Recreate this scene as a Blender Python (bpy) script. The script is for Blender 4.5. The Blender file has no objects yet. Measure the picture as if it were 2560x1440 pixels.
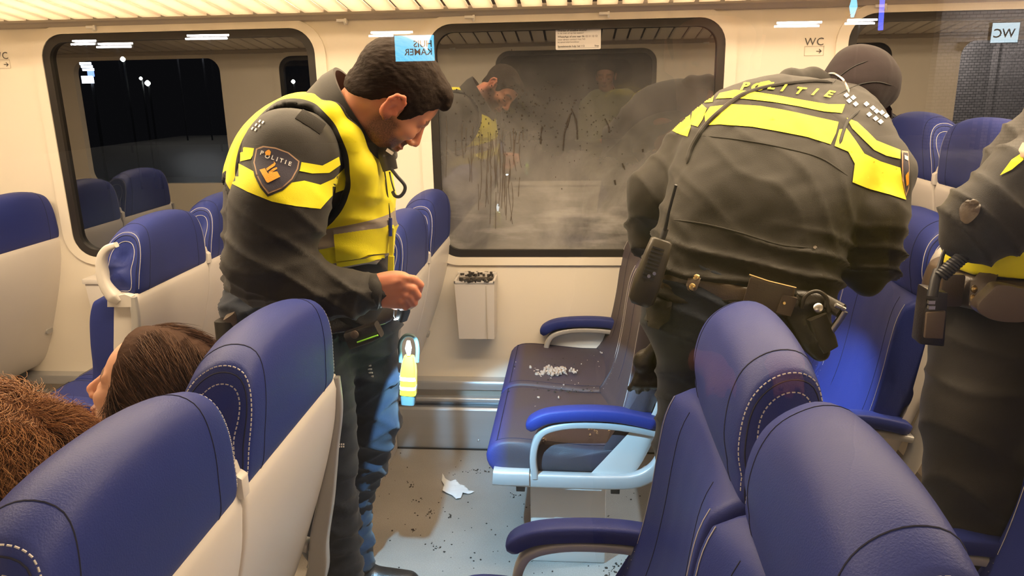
import bpy, bmesh, math, random
import numpy as np
from mathutils import Vector, Matrix
from mathutils.bvhtree import BVHTree
from math import sin, cos, pi, radians

scene = bpy.context.scene
COL = scene.collection

# ---------------------------------------------------------------- camera
F_PX, CAM_H = 1900.0, 1.57
def cam_axes(yaw=5.0, pitch=15.0, roll=1.1):
    y, p, r = radians(yaw), radians(pitch), radians(roll)
    fwd = np.array([-sin(y)*cos(p), cos(y)*cos(p), -sin(p)])
    right = np.array([cos(y), sin(y), 0.0]); up = np.cross(right, fwd)
    return right*cos(r)-up*sin(r), right*sin(r)+up*cos(r), fwd
_right, _up, _fwd = cam_axes()
cam_data = bpy.data.cameras.new('camera'); cam = bpy.data.objects.new('camera', cam_data); COL.objects.link(cam)
cam.matrix_world = Matrix(((_right[0], _up[0], -_fwd[0], 0), (_right[1], _up[1], -_fwd[1], 0), (_right[2], _up[2], -_fwd[2], CAM_H), (0, 0, 0, 1)))
cam_data.sensor_width = 36.0; cam_data.lens = 36.0*F_PX/2560.0
cam_data.clip_start = 0.02; cam_data.clip_end = 100
scene.camera = cam
_C = np.array([0, 0, CAM_H])
def at(px, py, y=None, z=None):
    """world point seen at a pixel of the photograph, at a known depth y (or height z)"""
    d = _fwd*F_PX + _right*(px-1280) - _up*(py-720)
    t = y/d[1] if y is not None else (z-CAM_H)/d[2]
    return _C + t*d

# ---------------------------------------------------------------- world, lights, exposure
world = bpy.data.worlds.new('night'); scene.world = world; world.use_nodes = True
bg = world.node_tree.nodes['Background']; bg.inputs[0].default_value = (0.0025, 0.0025, 0.003, 1); bg.inputs[1].default_value = 1.0
vs = scene.view_settings
vs.view_transform = 'Standard'; vs.look = 'None'; vs.gamma = 1.0; vs.use_curve_mapping = False
vs.exposure = 1.08
def area(name, loc, sx, sy, power, col, rot=(0, 0, 0)):
    l = bpy.data.lights.new(name, 'AREA'); l.shape = 'RECTANGLE'; l.size = sx; l.size_y = sy; l.energy = power; l.color = col
    o = bpy.data.objects.new(name, l); COL.objects.link(o); o.location = loc; o.rotation_euler = rot
    return o
WARM = (1.0, 0.755, 0.49)
area('ceiling_lamp_light', (0.1, 1.70, 2.155), 6.0, 0.16, 38, WARM)
area('ceiling_lamp_light', (0.1, 2.04, 2.155), 6.0, 0.16, 38, WARM)
area('rack_lamp_light', (0.1, 2.86, 2.15), 6.0, 0.12, 36, WARM)
area('rack_lamp_light', (0.1, 0.82, 2.15), 6.0, 0.12, 4, WARM)
# station lights behind the camera, seen only as reflections and as a faint cool wash
area('platform_side_light', (0.3, -2.2, 3.6), 5.0, 0.3, 8, (0.85, 0.92, 1.0), (radians(-20), 0, 0))
# hand torch of the officer in the hi-vis vest
def spot(name, loc, target, power, col, ang, blend, size=0.01):
    l = bpy.data.lights.new(name, 'SPOT'); l.energy = power; l.color = col; l.spot_size = radians(ang); l.spot_blend = blend; l.shadow_soft_size = size
    o = bpy.data.objects.new(name, l); COL.objects.link(o); o.location = loc
    o.rotation_euler = (Vector(target)-Vector(loc)).to_track_quat('-Z', 'Y').to_euler()
    return o

# ---------------------------------------------------------------- scene helpers
def tag(o, label=None, cat=None, group=None, kind=None):
    if label: o['label'] = label
    if cat: o['category'] = cat
    if group: o['group'] = group
    if kind: o['kind'] = kind
    return o
def empty(name, loc=(0, 0, 0), label=None, cat=None, group=None):
    o = bpy.data.objects.new(name, None); COL.objects.link(o); o.location = loc
    o.empty_display_size = 0.1
    return tag(o, label, cat, group)
def link(name, me, parent=None, mat=None):
    o = bpy.data.objects.new(name, me); COL.objects.link(o)
    if mat is not None:
        me.materials.clear()
        for m in (mat if isinstance(mat, (list, tuple)) else [mat]): me.materials.append(m)
    if parent is not None:
        o.parent = parent
        bpy.context.view_layer.update() if False else None
    return o
def set_origin(o, p):
    """move the object's origin to p keeping its vertices where they are"""
    p = Vector(p); o.data.transform(Matrix.Translation(-p)); o.location = p
class MB:
    """collects shapes, builds ONE mesh"""
    def __init__(s): s.v = []; s.f = []; s.m = []
    def add(s, verts, faces, mi=0):
        b = len(s.v); s.v += [tuple(map(float, p)) for p in verts]; s.f += [tuple(i+b for i in f) for f in faces]; s.m += [mi]*len(faces)
    def box(s, c, h, rz=0, mi=0, R=None):
        vs_ = []
        for x in (-1, 1):
            for y in (-1, 1):
                for z in (-1, 1):
                    p = Vector((x*h[0], y*h[1], z*h[2]))
                    if R is not None: p = R @ p
                    elif rz: p = Matrix.Rotation(rz, 3, 'Z') @ p
                    vs_.append(p+Vector(c))
        s.add(vs_, [(0, 1, 3, 2), (4, 6, 7, 5), (0, 4, 5, 1), (2, 3, 7, 6), (0, 2, 6, 4), (1, 5, 7, 3)], mi)
    def span(s, a, b, mi=0):
        s.box([(a[i]+b[i])/2 for i in range(3)], [abs(b[i]-a[i])/2 for i in range(3)], 0, mi)
    def tube(s, pts, r, n=10, mi=0, cap=True, closed=False, flat=None, nrm=None):
        """round (or flattened: flat=(a,b) half sizes with nrm as b axis) tube along points"""
        P_ = [Vector(p) for p in pts]; N = len(P_)
        rr = r if hasattr(r, '__len__') else [r]*N
        vs_ = []; prev = None
        for i, p in enumerate(P_):
            a = P_[(i-1) % N] if (closed or i > 0) else p; b = P_[(i+1) % N] if (closed or i < N-1) else p
            t = (b-a)
            if t.length < 1e-9: t = Vector((0, 0, 1))
            t.normalize()
            if nrm is not None:
                k = Vector(nrm); u = t.cross(k)
                if u.length < 1e-4: u = t.orthogonal()
                u.normalize(); w = u.cross(t).normalized()
            else:
                u = (prev - t*prev.dot(t)) if prev is not None else t.orthogonal()
                if u.length < 1e-5: u = t.orthogonal()
                u.normalize(); w = t.cross(u); prev = u
            for k in range(n):
                th = 2*pi*k/n
                if flat: 
                    c_, s_ = cos(th), sin(th)
                    e = 0.45
                    vs_.append(p+u*(flat[0]*rr[i]*math.copysign(abs(c_)**e, c_))+w*(flat[1]*rr[i]*math.copysign(abs(s_)**e, s_)))
                else: vs_.append(p+u*(rr[i]*cos(th))+w*(rr[i]*sin(th)))
        fs = []
        M = N if closed else N-1
        for i in range(M):
            for k in range(n):
                fs.append((i*n+k, i*n+(k+1) % n, ((i+1) % N)*n+(k+1) % n, ((i+1) % N)*n+k))
        if cap and not closed:
            fs.append(tuple(range(n-1, -1, -1))); fs.append(tuple((N-1)*n+k for k in range(n)))
        s.add(vs_, fs, mi)
    def lathe(s, prof, c, axis=(0, 0, 1), n=20, mi=0):
        """prof: list of (r, h) along axis from c"""
        a = Vector(axis).normalized(); u = a.orthogonal().normalized(); w = a.cross(u); c = Vector(c)
        vs_ = [c+a*h+u*(r*cos(2*pi*k/n))+w*(r*sin(2*pi*k/n)) for r, h in prof for k in range(n)]
        fs = [(i*n+k, i*n+(k+1) % n, (i+1)*n+(k+1) % n, (i+1)*n+k) for i in range(len(prof)-1) for k in range(n)]
        fs.append(tuple(range(n-1, -1, -1))); fs.append(tuple((len(prof)-1)*n+k for k in range(n)))
        s.add(vs_, fs, mi)
    def prism(s, poly, y0, y1, mi=0, axis='y'):
        """polygon in (x,z) pulled along y (or (x,y) along z, (y,z) along x)"""
        def mk(a, b, t): return {'y': (a, t, b), 'z': (a, b, t), 'x': (t, a, b)}[axis]
        n = len(poly); vs_ = [mk(a, b, y0) for a, b in poly]+[mk(a, b, y1) for a, b in poly]
        fs = [(i, (i+1) % n, n+(i+1) % n, n+i) for i in range(n)]+[tuple(range(n-1, -1, -1)), tuple(range(n, 2*n))]
        s.add(vs_, fs, mi)
    def build(s, name, mat, parent=None, smooth=True, bevel=0.0, seg=2, sharp=40, sub=0):
        me = bpy.data.meshes.new(name); me.from_pydata(s.v, [], s.f)
        for p, m in zip(me.polygons, s.m): p.material_index = m
        bm = bmesh.new(); bm.from_mesh(me)
        bmesh.ops.recalc_face_normals(bm, faces=bm.faces)
        if bevel > 0:
            es = [e for e in bm.edges if len(e.link_faces) == 2 and e.calc_face_angle(0) > radians(30)]
            bmesh.ops.bevel(bm, geom=es, offset=bevel, segments=seg, profile=0.6, affect='EDGES', clamp_overlap=True)
        bm.to_mesh(me); bm.free()
        o = link(name, me, parent, mat)
        if smooth: me.shade_smooth() if hasattr(me, 'shade_smooth') else None
        if smooth:
            for p in me.polygons: p.use_smooth = True
            try: me.set_sharp_from_angle(angle=radians(sharp))
            except Exception: pass
        return o
def mesh_np(name, V, Fq, mat, parent=None, smooth=True):
    me = bpy.data.meshes.new(name)
    V = np.asarray(V, dtype=np.float32); Fq = np.asarray(Fq, dtype=np.int32)
    me.vertices.add(len(V)); me.vertices.foreach_set('co', V.ravel())
    k = Fq.shape[1]
    me.loops.add(Fq.size); me.loops.foreach_set('vertex_index', Fq.ravel())
    me.polygons.add(len(Fq)); me.polygons.foreach_set('loop_start', np.arange(0, Fq.size, k, dtype=np.int32))
    me.polygons.foreach_set('loop_total', np.full(len(Fq), k, dtype=np.int32))
    me.update(calc_edges=True); me.validate()
    if smooth: me.polygons.foreach_set('use_smooth', np.ones(len(me.polygons), dtype=bool))
    return link(name, me, parent, mat)
def catmull(pts, n=8, closed=False):
    P_ = [np.array(p, float) for p in pts]; N = len(P_); out = []
    for i in range(N if closed else N-1):
        p0 = P_[(i-1) % N] if closed or i > 0 else 2*P_[0]-P_[1]
        p1 = P_[i]; p2 = P_[(i+1) % N]
        p3 = P_[(i+2) % N] if closed or i < N-2 else 2*P_[-1]-P_[-2]
        for k in range(n):
            t = k/n
            out.append(0.5*((2*p1)+(-p0+p2)*t+(2*p0-5*p1+4*p2-p3)*t*t+(-p0+3*p1-3*p2+p3)*t**3))
    if not closed: out.append(P_[-1])
    return out
def resample(pts, n, closed=True):
    P_ = np.array(pts, float)
    if closed: P_ = np.vstack([P_, P_[:1]])
    L = np.r_[0, np.cumsum(np.linalg.norm(np.diff(P_, axis=0), axis=1))]
    t = np.linspace(0, L[-1], n+1)[:-1] if closed else np.linspace(0, L[-1], n)
    return np.stack([np.interp(t, L, P_[:, k]) for k in range(P_.shape[1])], 1)
def text_mesh(txt, size=1.0, bold=0.0, mirror=False, shear=0.0, spacing=1.0, extrude=0.0, align='CENTER'):
    cu = bpy.data.curves.new('t', 'FONT'); cu.body = txt; cu.size = size; cu.align_x = align; cu.align_y = 'CENTER'
    cu.offset = bold; cu.shear = shear; cu.space_character = spacing; cu.extrude = extrude; cu.resolution_u = 3
    o = bpy.data.objects.new('t', cu); COL.objects.link(o)
    dg = bpy.context.evaluated_depsgraph_get(); me = bpy.data.meshes.new_from_object(o.evaluated_get(dg))
    bpy.data.objects.remove(o); bpy.data.curves.remove(cu)
    return me
def text_obj(name, txt, size, M, mat, parent=None, **k):
    me = text_mesh(txt, size, **k); me.transform(M)
    return link(name, me, parent, mat)

# ---------------------------------------------------------------- materials
def new_mat(name):
    m = bpy.data.materials.new(name); m.use_nodes = True
    nt = m.node_tree; return m, nt, nt.nodes['Principled BSDF']
def N(nt, t, **k):
    n = nt.nodes.new(t)
    for a, b in k.items():
        if a.startswith('i_'): n.inputs[a[2:].replace('_', ' ')].default_value = b
        else: setattr(n, a, b)
    return n
def lk(nt, a, b): nt.links.new(a, b)
def mat(name, col, rough=0.5, metal=0.0, spec=0.5, var=0.0, vscale=6.0, bump=0.0, bscale=200.0, sheen=0.0, coat=0.0, stretch=None, sub=0.0, ior=None, emit=None, estr=0.0):
    m, nt, b = new_mat(name)
    b.inputs['Roughness'].default_value = rough; b.inputs['Metallic'].default_value = metal
    b.inputs['Specular IOR Level'].default_value = spec
    b.inputs['Sheen Weight'].default_value = sheen; b.inputs['Coat Weight'].default_value = coat
    if sub: 
        b.inputs['Subsurface Weight'].default_value = sub; b.inputs['Subsurface Radius'].default_value = (0.012, 0.005, 0.003); b.inputs['Subsurface Scale'].default_value = 1.0
    tc = N(nt, 'ShaderNodeTexCoord'); mp = N(nt, 'ShaderNodeMapping'); lk(nt, tc.outputs['Object'], mp.inputs[0])
    if stretch: mp.inputs['Scale'].default_value = stretch
    if emit: b.inputs['Emission Color'].default_value = (*emit, 1); b.inputs['Emission Strength'].default_value = estr
    nz = N(nt, 'ShaderNodeTexNoise'); nz.inputs['Scale'].default_value = vscale; nz.inputs['Detail'].default_value = 4; lk(nt, mp.outputs[0], nz.inputs[0])
    mx = N(nt, 'ShaderNodeMix', data_type='RGBA'); mx.inputs[6].default_value = (*[c*(1-var) for c in col], 1); mx.inputs[7].default_value = (*[min(1, c*(1+var)) for c in col], 1)
    lk(nt, nz.outputs[0], mx.inputs[0]); lk(nt, mx.outputs[2], b.inputs['Base Color'])
    if bump:
        n2 = N(nt, 'ShaderNodeTexNoise'); n2.inputs['Scale'].default_value = bscale; n2.inputs['Detail'].default_value = 3; lk(nt, mp.outputs[0], n2.inputs[0])
        bp = N(nt, 'ShaderNodeBump'); bp.inputs['Strength'].default_value = bump; bp.inputs['Distance'].default_value = 0.002
        lk(nt, n2.outputs[0], bp.inputs['Height']); lk(nt, bp.outputs[0], b.inputs['Normal'])
    return m
MT = {}
MT['leather'] = mat('blue_leather', (0.020, 0.033, 0.19), 0.50, spec=0.28, var=0.12, vscale=5, bump=0.25, bscale=420, sheen=0.0)
MT['leather'].node_tree.nodes['Principled BSDF'].inputs['Sheen Tint'].default_value = (0.8, 0.75, 0.95, 1)
MT['seam'] = mat('dark_seam', (0.008, 0.01, 0.04), 0.8)
MT['stitch'] = mat('pale_stitching', (0.62, 0.58, 0.56), 0.6)
MT['shell'] = mat('grey_shell', (0.68, 0.635, 0.59), 0.36, var=0.03, spec=0.5, bump=0.03, bscale=300)
MT['frame'] = mat('silver_paint', (0.44, 0.43, 0.42), 0.32, var=0.02, metal=0.15)
MT['dark_plastic'] = mat('dark_plastic', (0.03, 0.03, 0.035), 0.45)
MT['wall'] = mat('cream_wall', (0.83, 0.76, 0.65), 0.5, var=0.02, vscale=2, spec=0.3)
MT['wall_dark'] = mat('beige_trim', (0.50, 0.44, 0.36), 0.4, var=0.03)
MT['gasket'] = mat('black_gasket', (0.022, 0.018, 0.015), 0.45)
MT['metal'] = mat('brushed_metal', (0.52, 0.52, 0.53), 0.36, metal=0.55, var=0.08, vscale=3, stretch=(0.4, 1, 12))
MT['rackwhite'] = mat('rack_panel', (0.80, 0.76, 0.70), 0.4, var=0.02)
_m = MT['rackwhite']; _n = _m.node_tree; _t = N(_n, 'ShaderNodeBsdfTranslucent'); _t.inputs[0].default_value = (.85, .80, .72, 1)
_x = N(_n, 'ShaderNodeMixShader'); _x.inputs[0].default_value = .55; lk(_n, _n.nodes['Principled BSDF'].outputs[0], _x.inputs[1]); lk(_n, _t.outputs[0], _x.inputs[2]); lk(_n, _x.outputs[0], _n.nodes['Material Output'].inputs[0])
MT['ceiling'] = mat('ceiling_paint', (0.80, 0.76, 0.70), 0.5)
MT['white'] = mat('white_plastic', (0.85, 0.83, 0.8), 0.4)
MT['black_ink'] = mat('black_ink', (0.03, 0.03, 0.03), 0.6)
MT['sticker'] = mat('white_sticker', (0.80, 0.76, 0.74), 0.4)

def floor_mat():
    m, nt, b = new_mat('speckled_floor'); tc = N(nt, 'ShaderNodeTexCoord')
    n1 = N(nt, 'ShaderNodeTexNoise'); n1.inputs['Scale'].default_value = 260; n1.inputs['Detail'].default_value = 2
    n2 = N(nt, 'ShaderNodeTexNoise'); n2.inputs['Scale'].default_value = 3.5; n2.inputs['Detail'].default_value = 6
    n3 = N(nt, 'ShaderNodeTexVoronoi'); n3.inputs['Scale'].default_value = 24
    for n in (n1, n2, n3): lk(nt, tc.outputs['Object'], n.inputs[0])
    r1 = N(nt, 'ShaderNodeValToRGB'); r1.color_ramp.elements[0].position = .35; r1.color_ramp.elements[0].color = (.33, .30, .265, 1); r1.color_ramp.elements[1].position = .65; r1.color_ramp.elements[1].color = (.40, .365, .325, 1)
    lk(nt, n1.outputs[0], r1.inputs[0])
    r2 = N(nt, 'ShaderNodeValToRGB'); r2.color_ramp.elements[0].position = .30; r2.color_ramp.elements[0].color = (.80, .80, .80, 1); r2.color_ramp.elements[1].position = .62; r2.color_ramp.elements[1].color = (1, 1, 1, 1)
    lk(nt, n2.outputs[0], r2.inputs[0])
    mx = N(nt, 'ShaderNodeMix', data_type='RGBA', blend_type='MULTIPLY'); mx.inputs[0].default_value = 1
    lk(nt, r1.outputs[0], mx.inputs[6]); lk(nt, r2.outputs[0], mx.inputs[7]); lk(nt, mx.outputs[2], b.inputs['Base Color'])
    rr = N(nt, 'ShaderNodeMapRange'); rr.inputs[3].default_value = .22; rr.inputs[4].default_value = .42; lk(nt, n2.outputs[0], rr.inputs[0]); lk(nt, rr.outputs[0], b.inputs['Roughness'])
    return m
MT['floor'] = floor_mat()

def glass_mat(name, refl, tint=(1, 1, 1), soot=False):
    """window pane: mostly see-through with a mirror reflection; soot adds a smoke film with drips"""
    m, nt, b = new_mat(name); nt.nodes.remove(b); out = nt.nodes['Material Output']
    tr = N(nt, 'ShaderNodeBsdfTransparent'); tr.inputs[0].default_value = (*tint, 1)
    gl = N(nt, 'ShaderNodeBsdfGlossy'); gl.inputs['Roughness'].default_value = 0.0 if not soot else 0.012
    fr = N(nt, 'ShaderNodeFresnel'); fr.inputs[0].default_value = 1.5
    mu = N(nt, 'ShaderNodeMath', operation='MULTIPLY_ADD'); mu.inputs[1].default_value = 1.0; mu.inputs[2].default_value = refl-0.04
    lk(nt, fr.outputs[0], mu.inputs[0])
    mx = N(nt, 'ShaderNodeMixShader'); lk(nt, mu.outputs[0], mx.inputs[0]); lk(nt, tr.outputs[0], mx.inputs[1]); lk(nt, gl.outputs[0], mx.inputs[2])
    last = mx.outputs[0]
    if soot:
        tc = N(nt, 'ShaderNodeTexCoord')
        sx = N(nt, 'ShaderNodeSeparateXYZ'); lk(nt, tc.outputs['Object'], sx.inputs[0])
        n1 = N(nt, 'ShaderNodeTexNoise'); n1.inputs['Scale'].default_value = 3.2; n1.inputs['Detail'].default_value = 9; n1.inputs['Roughness'].default_value = .62; n1.inputs['Distortion'].default_value = .6
        lk(nt, tc.outputs['Object'], n1.inputs[0])
        # film gets thicker downwards
        hz = N(nt, 'ShaderNodeMapRange'); hz.inputs[1].default_value = .42; hz.inputs[2].default_value = -.45; hz.inputs[3].default_value = 0.02; hz.inputs[4].default_value = .72; lk(nt, sx.outputs[2], hz.inputs[0])
        r1 = N(nt, 'ShaderNodeMapRange'); r1.inputs[1].default_value = .30; r1.inputs[2].default_value = .72; lk(nt, n1.outputs[0], r1.inputs[0])
        f1 = N(nt, 'ShaderNodeMath', operation='MULTIPLY'); lk(nt, hz.outputs[0], f1.inputs[0]); lk(nt, r1.outputs[0], f1.inputs[1])
        f2 = N(nt, 'ShaderNodeMath', operation='MULTIPLY_ADD'); lk(nt, hz.outputs[0], f2.inputs[0]); f2.inputs[1].default_value = .42; lk(nt, f1.outputs[0], f2.inputs[2])
        # wiped smears near the bottom
        mp = N(nt, 'ShaderNodeMapping'); mp.inputs['Rotation'].default_value = (0, radians(18), 0); mp.inputs['Scale'].default_value = (1.6, 1, 9); lk(nt, tc.outputs['Object'], mp.inputs[0])
        n2 = N(nt, 'ShaderNodeTexNoise'); n2.inputs['Scale'].default_value = 2.2; n2.inputs['Detail'].default_value = 7; lk(nt, mp.outputs[0], n2.inputs[0])
        r2 = N(nt, 'ShaderNodeMapRange'); r2.inputs[1].default_value = .5; r2.inputs[2].default_value = .72; r2.inputs[4].default_value = .5; lk(nt, n2.outputs[0], r2.inputs[0])
        lo = N(nt, 'ShaderNodeMapRange'); lo.inputs[1].default_value = -.12; lo.inputs[2].default_value = -.34; lk(nt, sx.outputs[2], lo.inputs[0])
        f3 = N(nt, 'ShaderNodeMath', operation='MULTIPLY'); lk(nt, r2.outputs[0], f3.inputs[0]); lk(nt, lo.outputs[0], f3.inputs[1])
        f4 = N(nt, 'ShaderNodeMath', operation='ADD', use_clamp=True); lk(nt, f2.outputs[0], f4.inputs[0]); lk(nt, f3.outputs[0], f4.inputs[1])
        di = N(nt, 'ShaderNodeBsdfDiffuse'); di.inputs[0].default_value = (.36, .345, .33, 1)
        ms = N(nt, 'ShaderNodeMixShader'); lk(nt, f4.outputs[0], ms.inputs[0]); lk(nt, last, ms.inputs[1]); lk(nt, di.outputs[0], ms.inputs[2])
        last = ms.outputs[0]
    lk(nt, last, out.inputs[0]); return m
MT['glass'] = glass_mat('window_glass', 0.075, (0.97, 0.98, 0.97))
MT['night_glass'] = glass_mat('double_glazing', 0.30, (0.5, 0.5, 0.5))
MT['sooty_glass'] = glass_mat('sooty_double_glazing', 0.26, (0.5, 0.5, 0.5), soot=True)
def emat(name, col, s):
    m, nt, b = new_mat(name); b.inputs['Base Color'].default_value = (0, 0, 0, 1); b.inputs['Emission Color'].default_value = (*col, 1); b.inputs['Emission Strength'].default_value = s; return m

def dirty_leather():
    m, nt, b = new_mat('sooty_leather'); b.inputs['Roughness'].default_value = .55; b.inputs['Specular IOR Level'].default_value = .5
    tc = N(nt, 'ShaderNodeTexCoord'); n1 = N(nt, 'ShaderNodeTexNoise'); n1.inputs['Scale'].default_value = 3; n1.inputs['Detail'].default_value = 8; n1.inputs['Roughness'].default_value = .6; lk(nt, tc.outputs['Object'], n1.inputs[0])
    sx = N(nt, 'ShaderNodeSeparateXYZ'); lk(nt, tc.outputs['Object'], sx.inputs[0])
    # soot lies thickest on the cushions, thins out towards the front edge
    a = N(nt, 'ShaderNodeMapRange'); a.inputs[1].default_value = -.645; a.inputs[2].default_value = -.575; lk(nt, sx.outputs[0], a.inputs[0])
    r = N(nt, 'ShaderNodeMapRange'); r.inputs[1].default_value = .30; r.inputs[2].default_value = .55; r.inputs[3].default_value = .85; r.inputs[4].default_value = 1; lk(nt, n1.outputs[0], r.inputs[0])
    mu = N(nt, 'ShaderNodeMath', operation='MULTIPLY'); lk(nt, a.outputs[0], mu.inputs[0]); lk(nt, r.outputs[0], mu.inputs[1])
    mx = N(nt, 'ShaderNodeMix', data_type='RGBA'); mx.inputs[6].default_value = (.035, .045, .24, 1); mx.inputs[7].default_value = (.062, .047, .056, 1); lk(nt, mu.outputs[0], mx.inputs[0]); lk(nt, mx.outputs[2], b.inputs['Base Color'])
    n2 = N(nt, 'ShaderNodeTexNoise'); n2.inputs['Scale'].default_value = 300; lk(nt, tc.outputs['Object'], n2.inputs[0])
    bp = N(nt, 'ShaderNodeBump'); bp.inputs['Strength'].default_value = .3; bp.inputs['Distance'].default_value = .002; lk(nt, n2.outputs[0], bp.inputs['Height']); lk(nt, bp.outputs[0], b.inputs['Normal'])
    return m
MT['dirty'] = dirty_leather()

torch = MT_T = spot('torch_light', tuple(at(1008, 803, 1.72)), tuple(at(1008, 803, 1.72)+np.array([.35, .60, -1.0])), 38, (0.32, 0.67, 1.0), 74, .12, .005)
torch2 = spot('torch_light', tuple(at(1990, 705, 2.40)), (.66, 2.46, .0), 15, (0.62, 0.82, 1.0), 118, 1.0, .01)
# ================================================================ carriage shell
Y0, Y1 = 0.55, 3.12            # near and far walls (inner faces)
XL, XR = -4.2, 4.4
WIN_C = [-3.24, -1.625, -0.011, 1.60, 3.215]; WIN_HW = 0.577; WIN_Z = (0.868, 1.802); WIN_R = 0.10
def rrect(cx, cz, hw, hh, r, n=6):
    out = []
    for sx, sz, a0 in ((1, 1, 0), (-1, 1, 90), (-1, -1, 180), (1, -1, 270)):
        for k in range(n+1):
            a = radians(a0+90*k/n); out.append((cx+sx*(hw-r)+r*cos(a), cz+sz*(hh-r)+r*sin(a)))
    return out
def holed_panel(name, outer, holes, y, th, mat_, parent=None):
    """flat panel in x,z with holes, thickness th growing towards +y"""
    cu = bpy.data.curves.new('c', 'CURVE'); cu.dimensions = '2D'; cu.fill_mode = 'BOTH'; cu.extrude = th/2
    for poly in [outer]+holes:
        sp = cu.splines.new('POLY'); sp.points.add(len(poly)-1); sp.use_cyclic_u = True
        for i, (a, b) in enumerate(poly): sp.points[i].co = (a, b, 0, 1)
    o = bpy.data.objects.new('c', cu); COL.objects.link(o)
    dg = bpy.context.evaluated_depsgraph_get(); me = bpy.data.meshes.new_from_object(o.evaluated_get(dg))
    bpy.data.objects.remove(o); bpy.data.curves.remove(cu)
    me.transform(Matrix(((1, 0, 0, 0), (0, 0, -1, y+th/2), (0, 1, 0, 0), (0, 0, 0, 1))))
    return link(name, me, parent, mat_)
def st(o): o['kind'] = 'structure'; return o
zc, zh = sum(WIN_Z)/2, (WIN_Z[1]-WIN_Z[0])/2
holes = [rrect(c, zc, WIN_HW, zh, WIN_R) for c in WIN_C]
outer = [(XL, 0), (XR, 0), (XR, 2.25), (XL, 2.25)]
st(holed_panel('wall_far', outer, holes, Y1, 0.06, MT['wall']))
st(holed_panel('wall_near', outer, holes, Y0-0.06, 0.06, MT['wall']))
m = MB(); m.span((XL-.05, Y0-.06, 0), (XL, Y1+.06, 2.25)); st(m.build('wall_left', MT['wall']))
m = MB(); m.span((XR, Y0-.06, 0), (XR+.05, Y1+.06, 2.25)); st(m.build('wall_right', MT['wall']))
m = MB(); m.span((XL, Y0-.06, -.05), (XR, Y1+.06, 0)); st(m.build('floor', MT['floor']))
m = MB(); m.span((XL, Y0-.06, 2.2), (XR, Y1+.06, 2.25)); st(m.build('ceiling', MT['ceiling']))
# ceiling lamps: long diffusers, the light itself comes from the area lamps under them
for y in (1.70, 2.04):
    m = MB(); m.span((-3.0, y-.09, 2.165), (3.2, y+.09, 2.2)); o = m.build('ceiling_lamp', MT['white'], bevel=.01)
    tag(o, 'long white lamp housing under the ceiling, on the %s side of the aisle' % ('window' if y < 1.9 else 'far'), 'lamp', 'lamps under the carriage ceiling')
# windows of the far wall
n = 0
for side, yin, sgn in (('far', Y1, -1), ('near', Y0, 1)):
    for i, c in enumerate(WIN_C):
        n += 1
        if side == 'near' and i in (0, 4): continue
        root = empty('window_%d' % n, (c, yin, zc)); root['kind'] = 'structure'
        # moulded surround, black gasket and pane
        g = 0.030
        a0, a1 = sorted((yin+sgn*0.012, yin-sgn*0.01))
        s_ = holed_panel('window_surround', rrect(0, 0, WIN_HW+.045, zh+.035, WIN_R+.04, 8), [rrect(0, 0, WIN_HW+.001, zh+.001, WIN_R, 8)], a0-yin, a1-a0, MT['wall'], root)
        a0, a1 = sorted((yin+sgn*0.008, yin-sgn*0.03))
        holed_panel('gasket', rrect(0, 0, WIN_HW, zh, WIN_R, 8), [rrect(0, 0, WIN_HW-g, zh-g, WIN_R-.025, 8)], a0-yin, a1-a0, MT['gasket'], root)
        gm = MT['glass'] if side == 'near' else (MT['sooty_glass'] if i == 2 else MT['night_glass'])
        pl = rrect(0, 0, WIN_HW-g+.004, zh-g+.004, WIN_R-.025, 8)
        me = bpy.data.meshes.new('pane'); me.from_pydata([(a, -sgn*.012, b) for a, b in pl], [], [tuple(range(len(pl)))])
        link('pane', me, root, gm)
MT['slot'] = mat('dark_slot', (.06, .048, .038), .6)
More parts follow.
